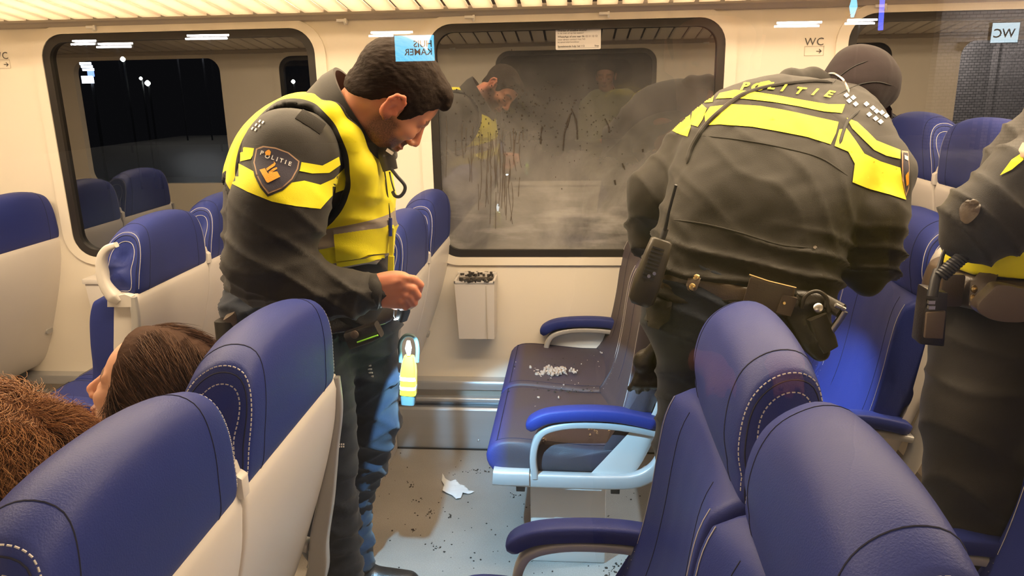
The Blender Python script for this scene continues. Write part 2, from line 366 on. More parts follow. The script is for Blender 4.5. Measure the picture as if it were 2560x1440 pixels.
# rails, rack and lower trims on both walls
for side, yw, s in (('far', Y1, -1), ('near', Y0, 1)):
    # beige strip above the windows that the rack is fixed to
    m = MB(); m.prism([(yw, 1.826), (yw+s*.014, 1.830), (yw+s*.022, 1.842), (yw+s*.036, 1.848), (yw+s*.040, 1.880), (yw, 1.89)], XL, XR, axis='x')
    st(m.build('trim_%d' % (1 if side == 'far' else 2), MT['wall_dark'], bevel=.003))
    rk = empty('luggage_rack', (0, yw, 1.9), 'cream slatted luggage rack above the %s windows' % ('far' if side == 'far' else 'near-side'), 'luggage rack')
    def rp(d, up): return (yw+s*d, 1.9-1.9+up)
    m = MB()
    def yz(d, z): return (s*d, z)
    # pale panel, cut into bars by dark slots
    x = XL; bars = MB(); slots = MB()
    T = lambda d: 0.14*d-0.050
    while x < XR:
        for (a, b, M_, hgt) in ((x, x+.077, bars, .010), (x+.077, x+.095, slots, .004)):
            d0, d1 = .040, .48
            z0, z1 = T(d0), T(d1)
            vs_ = [(a, s*d0, z0), (b, s*d0, z0), (b, s*d1, z1), (a, s*d1, z1)]
            up = hgt
            off = 0 if M_ is bars else .012
            vv = [(p[0], p[1], p[2]+off) for p in vs_]+[(p[0], p[1], p[2]+off+up) for p in vs_]
            M_.add(vv, [(0, 1, 2, 3), (7, 6, 5, 4), (0, 4, 5, 1), (1, 5, 6, 2), (2, 6, 7, 3), (3, 7, 4, 0)])
        x += .095
    bars.build('rack_panel', MT['rackwhite'], rk, smooth=False); slots.build('rack_slot', MT['slot'], rk, smooth=False)['label'] = 'dark slots between the pale bars'
    m = MB(); m.tube([(XL, s*.49, T(.49)+.005), (XR, s*.49, T(.49)+.005)], .018, 12); m.build('front_rail', MT['frame'], rk)
    # coat hooks
    hx = [-1.97, -.93, -.42, .10, 1.12, 1.78] if side == 'far' else [-.9, .9]
    for q, hxx in enumerate(hx):
        h = MB(); h.box((hxx, yw+s*.012, 1.826), (.016, .010, .005)); h.box((hxx+.02, yw+s*.012, 1.822), (.004, .012, .011)); h.tube([(hxx+.02, yw+s*.02, 1.816), (hxx+.02, yw+s*.034, 1.810), (hxx+.02, yw+s*.038, 1.820)], .003, 6)
        o = h.build('coat_hook', MT['white']); set_origin(o, (hxx, yw, 1.84))
        wh = ['above the left edge of the sooty-free left window', 'above the pillar left of the sooty window', 'above the left end of the sooty window', 'above the middle of the sooty window', 'above the WC notice pillar', 'above the right-hand window'][q] if side == 'far' else ('above the near window, left end' if q == 0 else 'above the near window, right end')
        wh = wh.replace('sooty-free ', '')
        tag(o, 'small white coat hook ' + wh, 'coat hook', 'coat hooks under the luggage rack' if side == 'far' else 'coat hooks on the near side')
    # lower wall: lip, slot, metal kick panel
    m = MB()
    m.prism([(yw, .325), (yw+s*.05, .322), (yw+s*.055, .312), (yw+s*.055, .283), (yw, .283)], XL, XR, axis='x'); st(m.build('trim_%d' % (3 if side == 'far' else 4), MT['metal'], bevel=.002))
    m = MB(); m.span((XL, yw, .235), (XR, yw+s*.028, .283)); st(m.build('trim_%d' % (5 if side == 'far' else 6), MT['wall_dark']))
    m = MB(); m.prism([(yw, .245), (yw+s*.052, .245), (yw+s*.057, .240), (yw+s*.057, .228), (yw, .225)], XL, XR, axis='x'); st(m.build('trim_%d' % (7 if side == 'far' else 8), MT['metal'], bevel=.002))
    m = MB(); m.prism([(yw, .2), (yw+s*.052, .198), (yw+s*.06, .188), (yw+s*.06, .004), (yw, .004)], XL, XR, axis='x'); m.span((XL, yw, .2), (XR, yw+s*.02, .235)); st(m.build('baseboard_%s' % side, MT['metal'], bevel=.002))
    m = MB(); m.span((XL, yw+s*.02, 0), (XR, yw+s*.066, .006)); st(m.build('trim_%d' % (9 if side == 'far' else 10), MT['gasket']))
    for x in ([-.92, -.43, 0.62] if side == 'far' else []):
        m = MB(); m.lathe([(.006, 0), (.006, .003), (.003, .005)], (x, yw+s*.06, .045), (0, s, 0), 10); st(m.build('trim_11', MT['metal']))

# podium under the raised seats at the right
m = MB(); m.span((1.16, 2.2, 0.0), (XR, Y1-.06, .27)); st(m.build('trim_12', MT['wall_dark'], bevel=.01))

# litter bins
def bin_(x, label, open_top=False):
    root = empty('litter_bin', (x, Y1, .53), label, 'litter bin', 'litter bins under the windows')
    m = MB(); hw = .083
    zt = .245 if not open_top else .262
    m.add([(-hw+.010, -.105, .006), (hw-.006, -.105, .006), (hw, -.115, zt), (-hw, -.115, zt), (-hw+.010, -.003, .0), (hw-.006, -.003, .0), (hw, -.003, zt), (-hw, -.003, zt)],
          [(0, 1, 2, 3), (4, 7, 6, 5), (0, 4, 5, 1), (0, 3, 7, 4), (1, 5, 6, 2)] + ([(3, 2, 6, 7)] if not open_top else []))
    o = m.build('bin_body', MT['shell'], root, bevel=.008 if not open_top else .0)
    m = MB(); m.box((0.048, -.1125, .125), (.0016, .0016, .118)); m.build('bin_groove', MT['wall_dark'], root)
    if not open_top:
        m = MB(); m.span((-hw-.004, -.124, zt-.002), (hw+.004, 0, zt+.022)); m.build('bin_lid', MT['shell'], root, bevel=.006)
    else:
        r = MB()
        for a, b in (((-hw-.002, -.118, zt-.012), (hw+.002, -.108, zt)), ((-hw-.002, -.118, zt-.012), (-hw+.007, -.002, zt)), ((hw-.007, -.118, zt-.012), (hw+.002, -.002, zt)), ((-hw, -.012, zt-.012), (hw, -.001, zt+.012))): r.span(a, b)
        r.build('bin_rim', MT['shell'], root, bevel=.003)
        r = MB()
        for k in range(90):
            a = random.uniform(-.07, .075); b = random.choice([-.112, -.006]) + random.uniform(-.006, .006)
            r.box((a, b, zt+random.uniform(-.004, .008)), (random.uniform(.003, .010), .004, random.uniform(.002, .006)), random.uniform(0, 3))
        r.build('burnt_lid', MT['charred'], root)['label'] = 'charred, melted remains of the lid'
random.seed(3)
MT['charred'] = mat('charred_plastic', (0.05, 0.042, 0.035), 0.8, var=0.4, vscale=60, bump=.6, bscale=120)
bin_(-.419, 'grey litter bin with burnt open top under the sooty window', True)
bin_(-2.03, 'grey lidded litter bin under the left window beside the blue seat')
bin_(1.19, 'grey lidded litter bin under the right window behind the seats')

# WC notices on the pillars and the notice stuck on the sooty window
def on_far(x, z, y=Y1-.0015): return Matrix(((1, 0, 0, x), (0, 0, 1, y), (0, 1, 0, z), (0, 0, 0, 1)))
MT['ink'] = mat('grey_ink', (.10, .09, .08), .6)
for (x, z, lab, lcl) in ((0.899, 1.704, 'grey WC sign with boxed arrow on the pillar left of the right window', 'r'), (-2.392, 1.723, 'grey WC lettering on the pillar at the left edge', 'l')):
    root = empty('toilet_sign', (x, Y1, z), lab, 'sign')
    me = text_mesh('WC', .040, spacing=1.1); me.transform(Matrix(((1, 0, 0, 0), (0, 0, 1, -.002), (0, 1, 0, 0), (0, 0, 0, 1)))); link('sign_lettering', me, root, MT['ink'])
    m = MB()
    zb = -.046; w = .036; h = .0175
    for a, b in (((-w, -h), (w, -h+.0012)), ((-w, h-.0012), (w, h)), ((-w, -h), (-w+.0012, h)), ((w-.0012, -h), (w, h))): m.span((a[0]+.002, -.002, zb+a[1]+.014), (b[0]+.002, -.001, zb+b[1]+.014))
    m.build('sign_box', MT['wall_dark'], root)
    m = MB(); m.span((.010, -.0022, zb+.0112), (.028, -.001, zb+.0138)); 
    for s_ in (1, -1): m.box((.0245, -.0016, zb+.0125+s_*.0035), (.0058, .0006, .0013), R=Matrix.Rotation(s_*radians(45), 3, 'Y'))
    m.build('sign_arrow', MT['ink'], root)
root = empty('window_notice', (.0045, Y1+.011, 1.737), 'small white Dutch text notice stuck at the top of the sooty window', 'notice')
m = MB(); m.prism(rrect(0, 0, .088, .040, .005, 4), -.002, 0); m.build('paper', MT['sticker'], root)
lines = [('Overlast of onveilige situatie?', .0085, .031, True), ('In de trein of op het station?', .0078, .0215, False), ('WhatsApp of sms naar 06 12 11 12 12', .0088, .0085, True),
         ('voor direct contact met NS', .0085, -.002, False), ('bij spoed altijd bereikbaar', .0072, -.0115, False), ('Spoedeisende hulp: bel 112', .0085, -.0275, True)]
for t, s_, z, b in lines:
    me = text_mesh(t, s_*1.12, bold=.0002 if b else 0, align='LEFT'); me.transform(Matrix(((1, 0, 0, -.080), (0, 0, 1, -.0026), (0, 1, 0, z), (0, 0, 0, 1)))); link('notice_lettering', me, root, MT['ink'])
me = text_mesh('Stop', .009, bold=.0002); me.transform(Matrix(((1, 0, 0, .072), (0, 0, 1, -.0026), (0, 1, 0, -.0275), (0, 0, 0, 1)))); link('notice_lettering', me, root, MT['ink'])
m = MB(); m.span((-.080, -.0026, -.0345), (.080, -.002, -.0335)); m.build('notice_rule', MT['ink'], root)

# ================================================================ seats
# side profile (x towards the back of the seat, z up); the seat faces -x, x0 = rear of the headrest
HEAD = [(-.112, .948), (-.130, .985), (-.139, 1.030), (-.136, 1.075), (-.126, 1.115), (-.109, 1.146), (-.084, 1.166), (-.052, 1.178), (-.018, 1.175), (.003, 1.154), (.010, 1.10), (.006, 1.03), (-.006, .955), (-.050, .945), (-.095, .943)]
BACK = [(-.120, .952), (-.150, .90), (-.165, .82), (-.178, .72), (-.200, .60), (-.232, .50), (-.262, .455), (-.235, .43), (-.165, .46), (-.115, .58), (-.070, .72), (-.040, .83), (-.025, .90), (-.020, .95), (-.06, .958)]
SHELL = [(-.075, .962), (-.008, .962), (-.006, .90), (-.018, .83), (-.048, .72), (-.095, .58), (-.140, .46), (-.180, .385), (-.235, .345), (-.32, .342), (-.33, .365), (-.25, .39), (-.19, .43), (-.15, .52), (-.105, .65), (-.075, .76), (-.06, .86)]
CUSH = [(-.642, .395), (-.650, .425), (-.640, .455), (-.610, .478), (-.55, .484), (-.42, .472), (-.30, .462), (-.215, .468), (-.195, .45), (-.215, .40), (-.35, .378), (-.60, .372), (-.628, .378)]
def loft_y(prof, hw, name, mat_, parent, cy=0.0, nring=56, slices=19, taper=None, bulge=None, edge=.03, lift=None):
    """profile in x,z swept along y, rounded at both ends; returns the object and its ring function"""
    R_ = resample(catmull(prof, 8, True), nring)
    c = R_.mean(0)
    ss = np.sin(np.linspace(-pi/2, pi/2, slices)); V = []
    def ring(s, capk=1.0):
        a = abs(s); e = edge/hw
        k = 0.0 if a < 1-e else (a-(1-e))/e
        shrink = 1-edge*.9*(1-math.sqrt(max(0, 1-k*k)))/.10*capk if k > 0 else 1.0
        out = []
        for x, z in R_:
            h = hw*(taper(z) if taper else 1)
            dx = bulge(s, x, z) if bulge else 0
            dz = lift(s, x, z) if lift else 0
            d = math.hypot(x-c[0], z-c[1])+1e-6
            f = 1-(edge*(1-math.sqrt(max(0, 1-k*k))))/d
            f = max(f, .2)
            out.append((c[0]+(x-c[0])*f+dx, cy+s*h, c[1]+(z-c[1])*f+dz))
        return out
    svals = list(np.linspace(-(1-edge/hw), 1-edge/hw, slices-6))
    e = edge/hw
    ends = [1-e*(1-v) for v in (.35, .65, .88, 1.0)]
    svals = [-v for v in ends[::-1]]+svals+ends
    rings = [ring(s) for s in svals]
    n = nring; V = [p for r in rings for p in r]; Fs = []
    for i in range(len(rings)-1):
        for k in range(n): Fs.append((i*n+k, i*n+(k+1) % n, (i+1)*n+(k+1) % n, (i+1)*n+k))
    # end caps: rings shrinking to the middle
    for end, ri in ((0, 0), (1, len(rings)-1)):
        base = ri*n; sg = -1 if end == 0 else 1
        cen = np.mean(np.array(rings[ri]), axis=0)
        prev = [base+k for k in range(n)]
        for f, o_ in ((.8, .004), (.5, .008), (.2, .009)):
            st_ = len(V)
            for k in range(n):
                p = np.array(rings[ri][k]); q = cen+(p-cen)*f; q[1] = p[1]*1.0+sg*o_
                V.append(tuple(q))
            cur = [st_+k for k in range(n)]
            for k in range(n):
                q = (prev[k], prev[(k+1) % n], cur[(k+1) % n], cur[k]); Fs.append(q if end else q[::-1])
            prev = cur
        Fs.append(tuple(prev) if end else tuple(prev[::-1]))
    mb = MB(); mb.v = V; mb.f = Fs; mb.m = [0]*len(Fs)
    o = mb.build(name, mat_, parent, sharp=75)
    return o, ring
def dashes(mb, pts, step=.0075, duty=.62, r=.0011, closed=False):
    """row of stitches along a path"""
    P_ = np.array(pts); 
    if closed: P_ = np.vstack([P_, P_[:1]])
    L = np.r_[0, np.cumsum(np.linalg.norm(np.diff(P_, axis=0), axis=1))]
    k = 0.0
    f = lambda t: np.array([np.interp(t, L, P_[:, j]) for j in range(3)])
    while k+step*duty < L[-1]:
        a, b = f(k), f(k+step*duty); mb.tube([a, b], r, 5); k += step
def offs(ring, f, dy=0.0, grow=0.0):
    P_ = np.array(ring); c = P_.mean(0); out = []
    for p in P_:
        d = p-c; d[1] = 0; l = np.linalg.norm(d)+1e-9
        q = c+(p-c)*f; q[1] = p[1]+dy; q += d/l*grow; out.append(q)
    return out
SW = .47
def seat_unit(x0, yc, label, aisle, handle=True, raised=0.0, back=False, fine=False, leather=None, group='blue double train seats', armrest_wall=True):
    """two-place bench; aisle = +1 when the aisle lies towards +y, -1 towards -y; back=True turns it to face +x"""
    LE = leather or MT['leather']
    root = empty('train_seat', (x0, yc, raised), label, 'seat', group)
    if back: root.rotation_euler = (0, 0, pi); aisle = -aisle
    tp = lambda z: 1.0 if z < .96 else 1-.17*min(1, (z-.96)/.21)**1.2
    def bb(s, x, z):   # bolsters: the front of the backrest stands out at both sides
        return (-.022*max(0, (abs(s)-.45)/.55)**1.2+.010*(1-abs(s))) if x < -.10 and z < .94 else 0.0
    def hb(s, x, z): return .024*abs(s)**2.4*min(1, max(0, (-x+.0)/.15))*min(1, max(0, (z-.94)/.05))+.008*(1-s*s)**1.5*min(1, max(0, (-x-.07)/.07))*min(1, max(0, (z-.955)/.05))*min(1, max(0, (1.178-z)/.05))
    def hl(s, x, z): return -.032*abs(s)**2.6*min(1, max(0, (z-1.0)/.15))
    def cb(s, x, z): return 0.0
    for cy in (-.243, .243):
        h, ring = loft_y(HEAD, .236, 'headrest', LE, root, cy, taper=tp, bulge=hb, edge=.022, lift=hl)
        st_, sm = MB(), MB()
        for s in (-1, 1):
            for rr, dy, gr in ((ring(s*.955), 0, .0008), (offs(ring(s*1.0), .945, s*.002, .0), 0, 0)):
                # leave out the underside
                P_ = [p for p in rr]; P_ = P_[0:]
                z = np.array([p[2] for p in P_]); 
                idx = [i for i in range(len(P_)) if not (P_[i][2] < .965 and -.12 < P_[i][0] < -.0)]
                # rotate so the gap comes first
                brk = next((i for i in range(len(idx)) if (idx[i]-idx[i-1]) % len(P_) != 1), 0)
                path = [P_[j] for j in idx[brk:]+idx[:brk]]
                if fine: dashes(st_, path, .0078, .64, .00115)
                else: st_.tube(path, .0009, 4)
            sm.tube(offs(ring(s*.985), 1.0, 0, .0002), .0012, 5, closed=True)
            sm.tube(offs(ring(s*.70), 1.0, 0, -.0002), .0011, 5, closed=True)
        st_.build('stitching', MT['stitch'], h); sm.build('seam', MT['seam'], h)
        b, ring = loft_y(BACK, SW/2, 'backrest', LE, root, cy, bulge=bb, edge=.020)
        sm = MB(); st_ = MB()
        for s in (-1, 1):
            rr = ring(s*.60); sm.tube([p for p in rr if p[0] < -.125 or p[2] < .46 and p[0] < -.18][0:], .0011, 5)
            rr = [p for p in ring(s*.93) if p[0] < -.13 and p[2] > .47]
            rr.sort(key=lambda p: -p[2]); st_.tube([(p[0]-.001, p[1], p[2]) for p in rr], .0009, 4)
        sm = MB()
        for s in (-1, 1):
            rr = [p for p in ring(s*.58) if p[0] < -.13 and p[2] > .47]; rr.sort(key=lambda p: -p[2]); sm.tube([(p[0]-.0002, p[1], p[2]) for p in rr], .0011, 5)
        sm.build('seam', MT['seam'], b); st_.build('stitching', MT['stitch'], b)
        q, ring = loft_y(CUSH, SW/2, 'seat_cushion', LE, root, cy, edge=.018)
        sm = MB()
        for s in (-1, 1):
            rr = [p for p in ring(s*.90) if p[2] > .465]; rr.sort(key=lambda p: p[0]); sm.tube([(p[0], p[1], p[2]+.0003) for p in rr], .0010, 5)
        rr = [(-.615, cy+t*SW/2*.9, .4785) for t in np.linspace(-1, 1, 9)]; sm.tube(rr, .0010, 5)
        sm.build('seam', MT['seam'], q)
        loft_y(SHELL, SW/2+.004, 'seat_shell', MT['shell'], root, cy, edge=.012, nring=64)
    # bracket between the two headrests
    m = MB(); m.prism([(-.06, .95), (.004, .95), (.004, .985), (-.006, .992), (-.05, .992)], -.012, .012); m.prism([(-.05, .985), (-.004, .985), (-.010, 1.01), (-.045, 1.01)], -.009, .009)
    m.build('shell_bracket', MT['shell'], root, bevel=.003)
    # grab handle at the aisle end of the headrest
    if handle:
        oy = aisle*(SW+.019)
        pts = catmull([(-.052, oy, .940), (-.072, oy, .962), (-.090, oy, .995), (-.097, oy, 1.035), (-.091, oy, 1.078), (-.068, oy, 1.108), (-.038, oy, 1.120)], 5)
        rr = np.interp(np.linspace(0, 1, len(pts)), [0, .12, .32, .55, .85, 1], [.9, 1.5, 1.30, 1.05, .85, .62])
        m = MB(); m.tube(pts, rr, 14, flat=(.013, .017), nrm=(0, 1, 0))
        m.prism([(-.092, .925), (-.008, .925), (-.010, .958), (-.030, .966), (-.05, .962), (-.088, .950)], oy-.012, oy+.012)
        m.build('grab_handle', MT['shell'], root, bevel=0)
    # armrests: frame and pad
    def armrest(oy, aisle_end):
        f = MB()
        pts = catmull([(-.492, oy, .372), (-.497, oy, .44), (-.485, oy, .50), (-.455, oy, .536), (-.38, oy, .555), (-.28, oy, .556), (-.19, oy, .546), (-.105, oy, .53)], 5)
        f.tube(pts, 1.0, 14, flat=(.0115, .020), nrm=(0, 1, 0))
        if aisle_end:
            pts = catmull([(-.60, oy, .366), (-.45, oy, .362), (-.25, oy, .362), (-.17, oy, .372), (-.115, oy, .41), (-.088, oy, .47), (-.078, oy, .55), (-.052, oy, .66), (-.028, oy, .78), (-.010, oy, .88), (-.010, oy, .955)], 6)
            rr = np.interp(np.linspace(0, 1, len(pts)), [0, .5, .68, .8, 1], [1, 1, .8, .55, .5])
            f.tube(pts, rr, 16, flat=(.024, .018), nrm=(0, 1, 0))
            f.tube([(-.625, oy, .372), (-.60, oy, .37), (-.51, oy, .37)], 1.0, 16, flat=(.026, .024), nrm=(0, 1, 0))
        fr = f.build('armrest_frame', MT['frame'], root)
        p = MB(); pts = catmull([(-.510, oy, .535), (-.490, oy, .562), (-.44, oy, .583), (-.34, oy, .592), (-.24, oy, .589), (-.15, oy, .572), (-.115, oy, .560)], 5)
        rr = np.interp(np.linspace(0, 1, len(pts)), [0, .06, .15, .9, 1], [.45, .85, 1, 1, .7])
        p.tube(pts, rr, 16, flat=(.021, .027), nrm=(0, 1, 0)); pd = p.build('armrest_pad', MT['leather'], root)
    armrest(aisle*(SW+.022), True)
    if armrest_wall: armrest(-aisle*(SW-.034), False)
    # pedestal with dark brackets
    m = MB(); m.prism([(-.515, 0.0), (-.265, 0.0), (-.265, .365), (-.515, .365)], -.40, .40); m.build('pedestal', MT['shell'], root, bevel=.008)
    m = MB()
    for x in (-.54, -.24):
        for y in (aisle*(SW-.0), -aisle*.38): m.box((x, y, .335), (.014, .016, .022))
    m.build('bracket', MT['dark_plastic'], root, bevel=.002)
    return root
FY, NY = 2.655, 1.035
seats = {}
seats['L0'] = seat_unit(-2.27, FY, 'blue seat with grey back at the far left edge, far side', -1)
seats['L1'] = seat_unit(-1.36, FY, 'blue double seat with grab handle left of the officer in yellow vest', -1)
seats['M'] = seat_unit(-.53, FY, 'blue double seat behind the hand of the officer in yellow vest', -1)
seats['S'] = seat_unit(.365, FY, 'blue double seat with burnt crumbs on its cushions, below the sooty window', -1, leather=MT['dirty'])
seats['R1'] = seat_unit(1.10, FY, 'blue double seat facing left behind the elbow of the bending officer', -1)
seats['R2'] = seat_unit(1.19, FY, 'raised blue double seat turned away, below the right window', -1, raised=.27, back=True, handle=False)
seats['A'] = seat_unit(-.52, NY, 'blue double seat in the left foreground holding two passengers', 1, fine=True)
seats['B'] = seat_unit(.36, NY, 'empty blue double seat in the right foreground', 1, fine=True, handle=False)
seats['C'] = seat_unit(1.12, NY, 'blue double seat at the bottom right corner behind the officer', 1)
# ================================================================ smooth solid modelling for people and clothes
def V3(*a): return np.array(a if len(a) == 3 else a[0], float)
def unit(v): v = np.asarray(v, float); return v/(np.linalg.norm(v)+1e-12)
def frame(fwd, up):
    f = unit(fwd); u = unit(np.asarray(up, float)-f*np.dot(up, f)); l = np.cross(u, f)
    return np.stack([f, l, u], 1)          # columns: forward, left, up
class Solid:
    def __init__(s): s.p = []
    def ell(s, c, r, R=None, k=.01, op='u'):
        c = V3(c); r = V3(r); R = np.eye(3) if R is None else R
        def f(P_): 
            q = (P_-c) @ R; k0 = np.linalg.norm(q/r, axis=-1); k1 = np.linalg.norm(q/(r*r), axis=-1)+1e-9
            return k0*(k0-1)/k1
        m = r.max(); s.p.append((f, c-m, c+m, op, k)); return s
    def cone(s, a, b, ra, rb=None, k=.01, flat=None, op='u'):
        a = V3(a); b = V3(b); rb = ra if rb is None else rb; ab = b-a; L2 = max(ab@ab, 1e-12)
        fn = None
        if flat is not None: fn = (unit(flat[0]), flat[1])
        def f(P_):
            v = P_-a; t = np.clip((v@ab)/L2, 0, 1); v = v-t[..., None]*ab
            if fn is not None:
                d = v@fn[0]; v = v+(d*(1/fn[1]-1))[..., None]*fn[0]
            return np.linalg.norm(v, axis=-1)-(ra+(rb-ra)*t)
        m = max(ra, rb)*(max(1, flat[1]) if flat else 1)
        s.p.append((f, np.minimum(a, b)-m, np.maximum(a, b)+m, op, k)); return s
    def chain(s, pts, rs, k=.01, flat=None, op='u'):
        for i in range(len(pts)-1): s.cone(pts[i], pts[i+1], rs[i], rs[i+1], k, flat, op)
        return s
    def slab(s, levels, n=3, k=.03):
        """levels: (left point, right point, radius); interpolated bars make a body wider than deep"""
        A = np.array([l[0] for l in levels], float); B = np.array([l[1] for l in levels], float); r = [l[2] for l in levels]
        A = catmull(A, n); B = catmull(B, n); r = np.interp(np.linspace(0, len(r)-1, len(A)), range(len(r)), r)
        for a, b, q in zip(A, B, r): s.cone(a, b, q, q, k)
        return s
    def cut(s, fn, k=.004):
        s.p.append((fn, None, None, 'i', k)); return s
    def mesh(s, res, extra=None, bounds=None, dmax=.06):
        if bounds is None:
            lo = np.min([p[1] for p in s.p if p[1] is not None and p[3] == 'u'], 0)-4*res; hi = np.max([p[2] for p in s.p if p[2] is not None and p[3] == 'u'], 0)+4*res
        else: lo, hi = map(V3, bounds)
        n = np.ceil((hi-lo)/res).astype(int)+1
        ax = [lo[i]+res*np.arange(n[i]) for i in range(3)]
        D = np.full(n, dmax, np.float32)
        for f, a, b, op, k in s.p:
            if a is None: i0 = np.zeros(3, int); i1 = n
            else:
                mg = k+3*res+(0.02 if op == 'u' else 0)
                i0 = np.clip(np.floor((a-mg-lo)/res).astype(int), 0, n); i1 = np.clip(np.ceil((b+mg-lo)/res).astype(int)+1, 0, n)
            if (i1 <= i0).any(): continue
            G = np.stack(np.meshgrid(*[ax[j][i0[j]:i1[j]] for j in range(3)], indexing='ij'), -1)
            d = f(G).astype(np.float32); S = (slice(i0[0], i1[0]), slice(i0[1], i1[1]), slice(i0[2], i1[2])); o = D[S]
            if op == 'u': h = np.maximum(k-np.abs(o-d), 0)/k; D[S] = np.minimum(o, d)-h*h*k*.25
            elif op == 's': d = -d; h = np.maximum(k-np.abs(o-d), 0)/k; D[S] = np.maximum(o, d)+h*h*k*.25
            elif op == 'i': h = np.maximum(k-np.abs(o-d), 0)/k; D[S] = np.maximum(o, d)+h*h*k*.25
        D[0] = D[-1] = dmax; D[:, 0] = D[:, -1] = dmax; D[:, :, 0] = D[:, :, -1] = dmax
        return surface_nets(D, lo, res)
def surface_nets(D, lo, res):
    ins = D < 0; nx, ny, nz = D.shape
    c = [ins[i:nx-1+i, j:ny-1+j, k:nz-1+k] for i in (0, 1) for j in (0, 1) for k in (0, 1)]
    cnt = sum(x.astype(np.int8) for x in c); act = (cnt > 0) & (cnt < 8)
    idx = np.full(act.shape, -1, np.int64); I = np.argwhere(act); idx[act] = np.arange(len(I))
    acc = np.zeros((len(I), 3)); num = np.zeros(len(I))
    corners = [(i, j, k) for i in (0, 1) for j in (0, 1) for k in (0, 1)]
    vals = {q: D[I[:, 0]+q[0], I[:, 1]+q[1], I[:, 2]+q[2]].astype(float) for q in corners}
    for q in corners:
        for a in range(3):
            if q[a] == 0:
                w = list(q); w[a] = 1; w = tuple(w); va, vb = vals[q], vals[w]; m = (va < 0) != (vb < 0)
                t = va[m]/(va[m]-vb[m]); p = np.tile(np.array(q, float), (m.sum(), 1)); p[:, a] = t; acc[m] += p; num[m] += 1
    V = (I+acc/num[:, None])*res+lo
    F_ = []
    for a in range(3):
        sl0 = [slice(None)]*3; sl1 = [slice(None)]*3; sl0[a] = slice(0, -1); sl1[a] = slice(1, None)
        A, B = ins[tuple(sl0)], ins[tuple(sl1)]
        E_ = np.argwhere(A != B); b, c_ = (a+1) % 3, (a+2) % 3
        E_ = E_[(E_[:, b] > 0) & (E_[:, c_] > 0)]
        E_ = E_[(E_[:, b] < D.shape[b]-1) & (E_[:, c_] < D.shape[c_]-1)]
        q = []
        for db, dc in ((-1, -1), (0, -1), (0, 0), (-1, 0)):
            e = E_.copy(); e[:, b] += db; e[:, c_] += dc; q.append(idx[e[:, 0], e[:, 1], e[:, 2]])
        q = np.stack(q, 1); inA = ins[E_[:, 0], E_[:, 1], E_[:, 2]]
        q[~inA] = q[~inA][:, ::-1]; F_.append(q)
    F_ = np.vstack(F_); F_ = F_[(F_ >= 0).all(1)]
    return V, F_
def vnormals(V, F_):
    n = np.cross(V[F_[:, 2]]-V[F_[:, 0]], V[F_[:, 3]]-V[F_[:, 1]]); N_ = np.zeros_like(V)
    for k in range(4): np.add.at(N_, F_[:, k], n)
    return N_/(np.linalg.norm(N_, axis=1, keepdims=True)+1e-12)
def lap(V, F_, it=2, w=.5):
    E_ = np.vstack([F_[:, [0, 1]], F_[:, [1, 2]], F_[:, [2, 3]], F_[:, [3, 0]]]); 
    deg = np.bincount(E_.ravel(), minlength=len(V)).astype(float)[:, None]
    for _ in range(it):
        S = np.zeros_like(V); np.add.at(S, E_[:, 0], V[E_[:, 1]]); np.add.at(S, E_[:, 1], V[E_[:, 0]]); V = V*(1-w)+w*S/deg
    return V
def wnoise(P_, scale, seed=0, octaves=3):
    """smooth warped sine noise, about -1..1"""
    rs = np.random.RandomState(seed); out = np.zeros(len(P_)); a = 1.0; tot = 0; Q = P_*scale
    for o in range(octaves):
        v = np.zeros(len(P_))
        for _ in range(4):
            d = rs.normal(size=3); d /= np.linalg.norm(d); w = rs.normal(size=3); w /= np.linalg.norm(w)
            v += np.sin(Q@d*(1+.5*rs.rand())+rs.rand()*6.28+1.3*np.sin(Q@w+rs.rand()*6))
        out += a*v/2.6; tot += a; a *= .5; Q = Q*2.1
    return out/tot
def ridges(P_, axis, freq, seed=0, warp=1.4):
    """cloth folds: creases that run across `axis`"""
    n = wnoise(P_, 7, seed, 2); s = np.sin(P_@unit(axis)*freq+warp*n*2+seed)
    return (1-np.abs(s))**2-.35
def solid_obj(name, S, res, mat_, parent, disp=None, smooth=1, bounds=None, attrs=None, world=True):
    V, F_ = S.mesh(res, bounds=bounds)
    if smooth: V = lap(V, F_, smooth, .5)
    if disp is not None:
        N_ = vnormals(V, F_); V = V+N_*disp(V)[:, None]
    o = mesh_np(name, V, F_, mat_, parent)
    if attrs:
        for k, fn in attrs.items():
            a = o.data.attributes.new(k, 'FLOAT', 'POINT'); a.data.foreach_set('value', np.asarray(fn(V), np.float32))
    if parent is not None:
        o.matrix_parent_inverse = Matrix.Translation(-parent.location)
    return o
def bvh_of(o):
    me = o.data; v = [p.co.copy() for p in me.vertices]; return BVHTree.FromPolygons(v, [tuple(p.vertices) for p in me.polygons])
def flat_mesh(polys, step):
    """fill 2D polygons and cut them into a fine grid"""
    cu = bpy.data.curves.new('c', 'CURVE'); cu.dimensions = '2D'; cu.fill_mode = 'BOTH'
    for poly in polys:
        sp = cu.splines.new('POLY'); sp.points.add(len(poly)-1); sp.use_cyclic_u = True
        for i, (a, b) in enumerate(poly): sp.points[i].co = (a, b, 0, 1)
    o = bpy.data.objects.new('c', cu); COL.objects.link(o)
    dg = bpy.context.evaluated_depsgraph_get(); me = bpy.data.meshes.new_from_object(o.evaluated_get(dg))
    bpy.data.objects.remove(o); bpy.data.curves.remove(cu)
    return grid_cut(me, step)
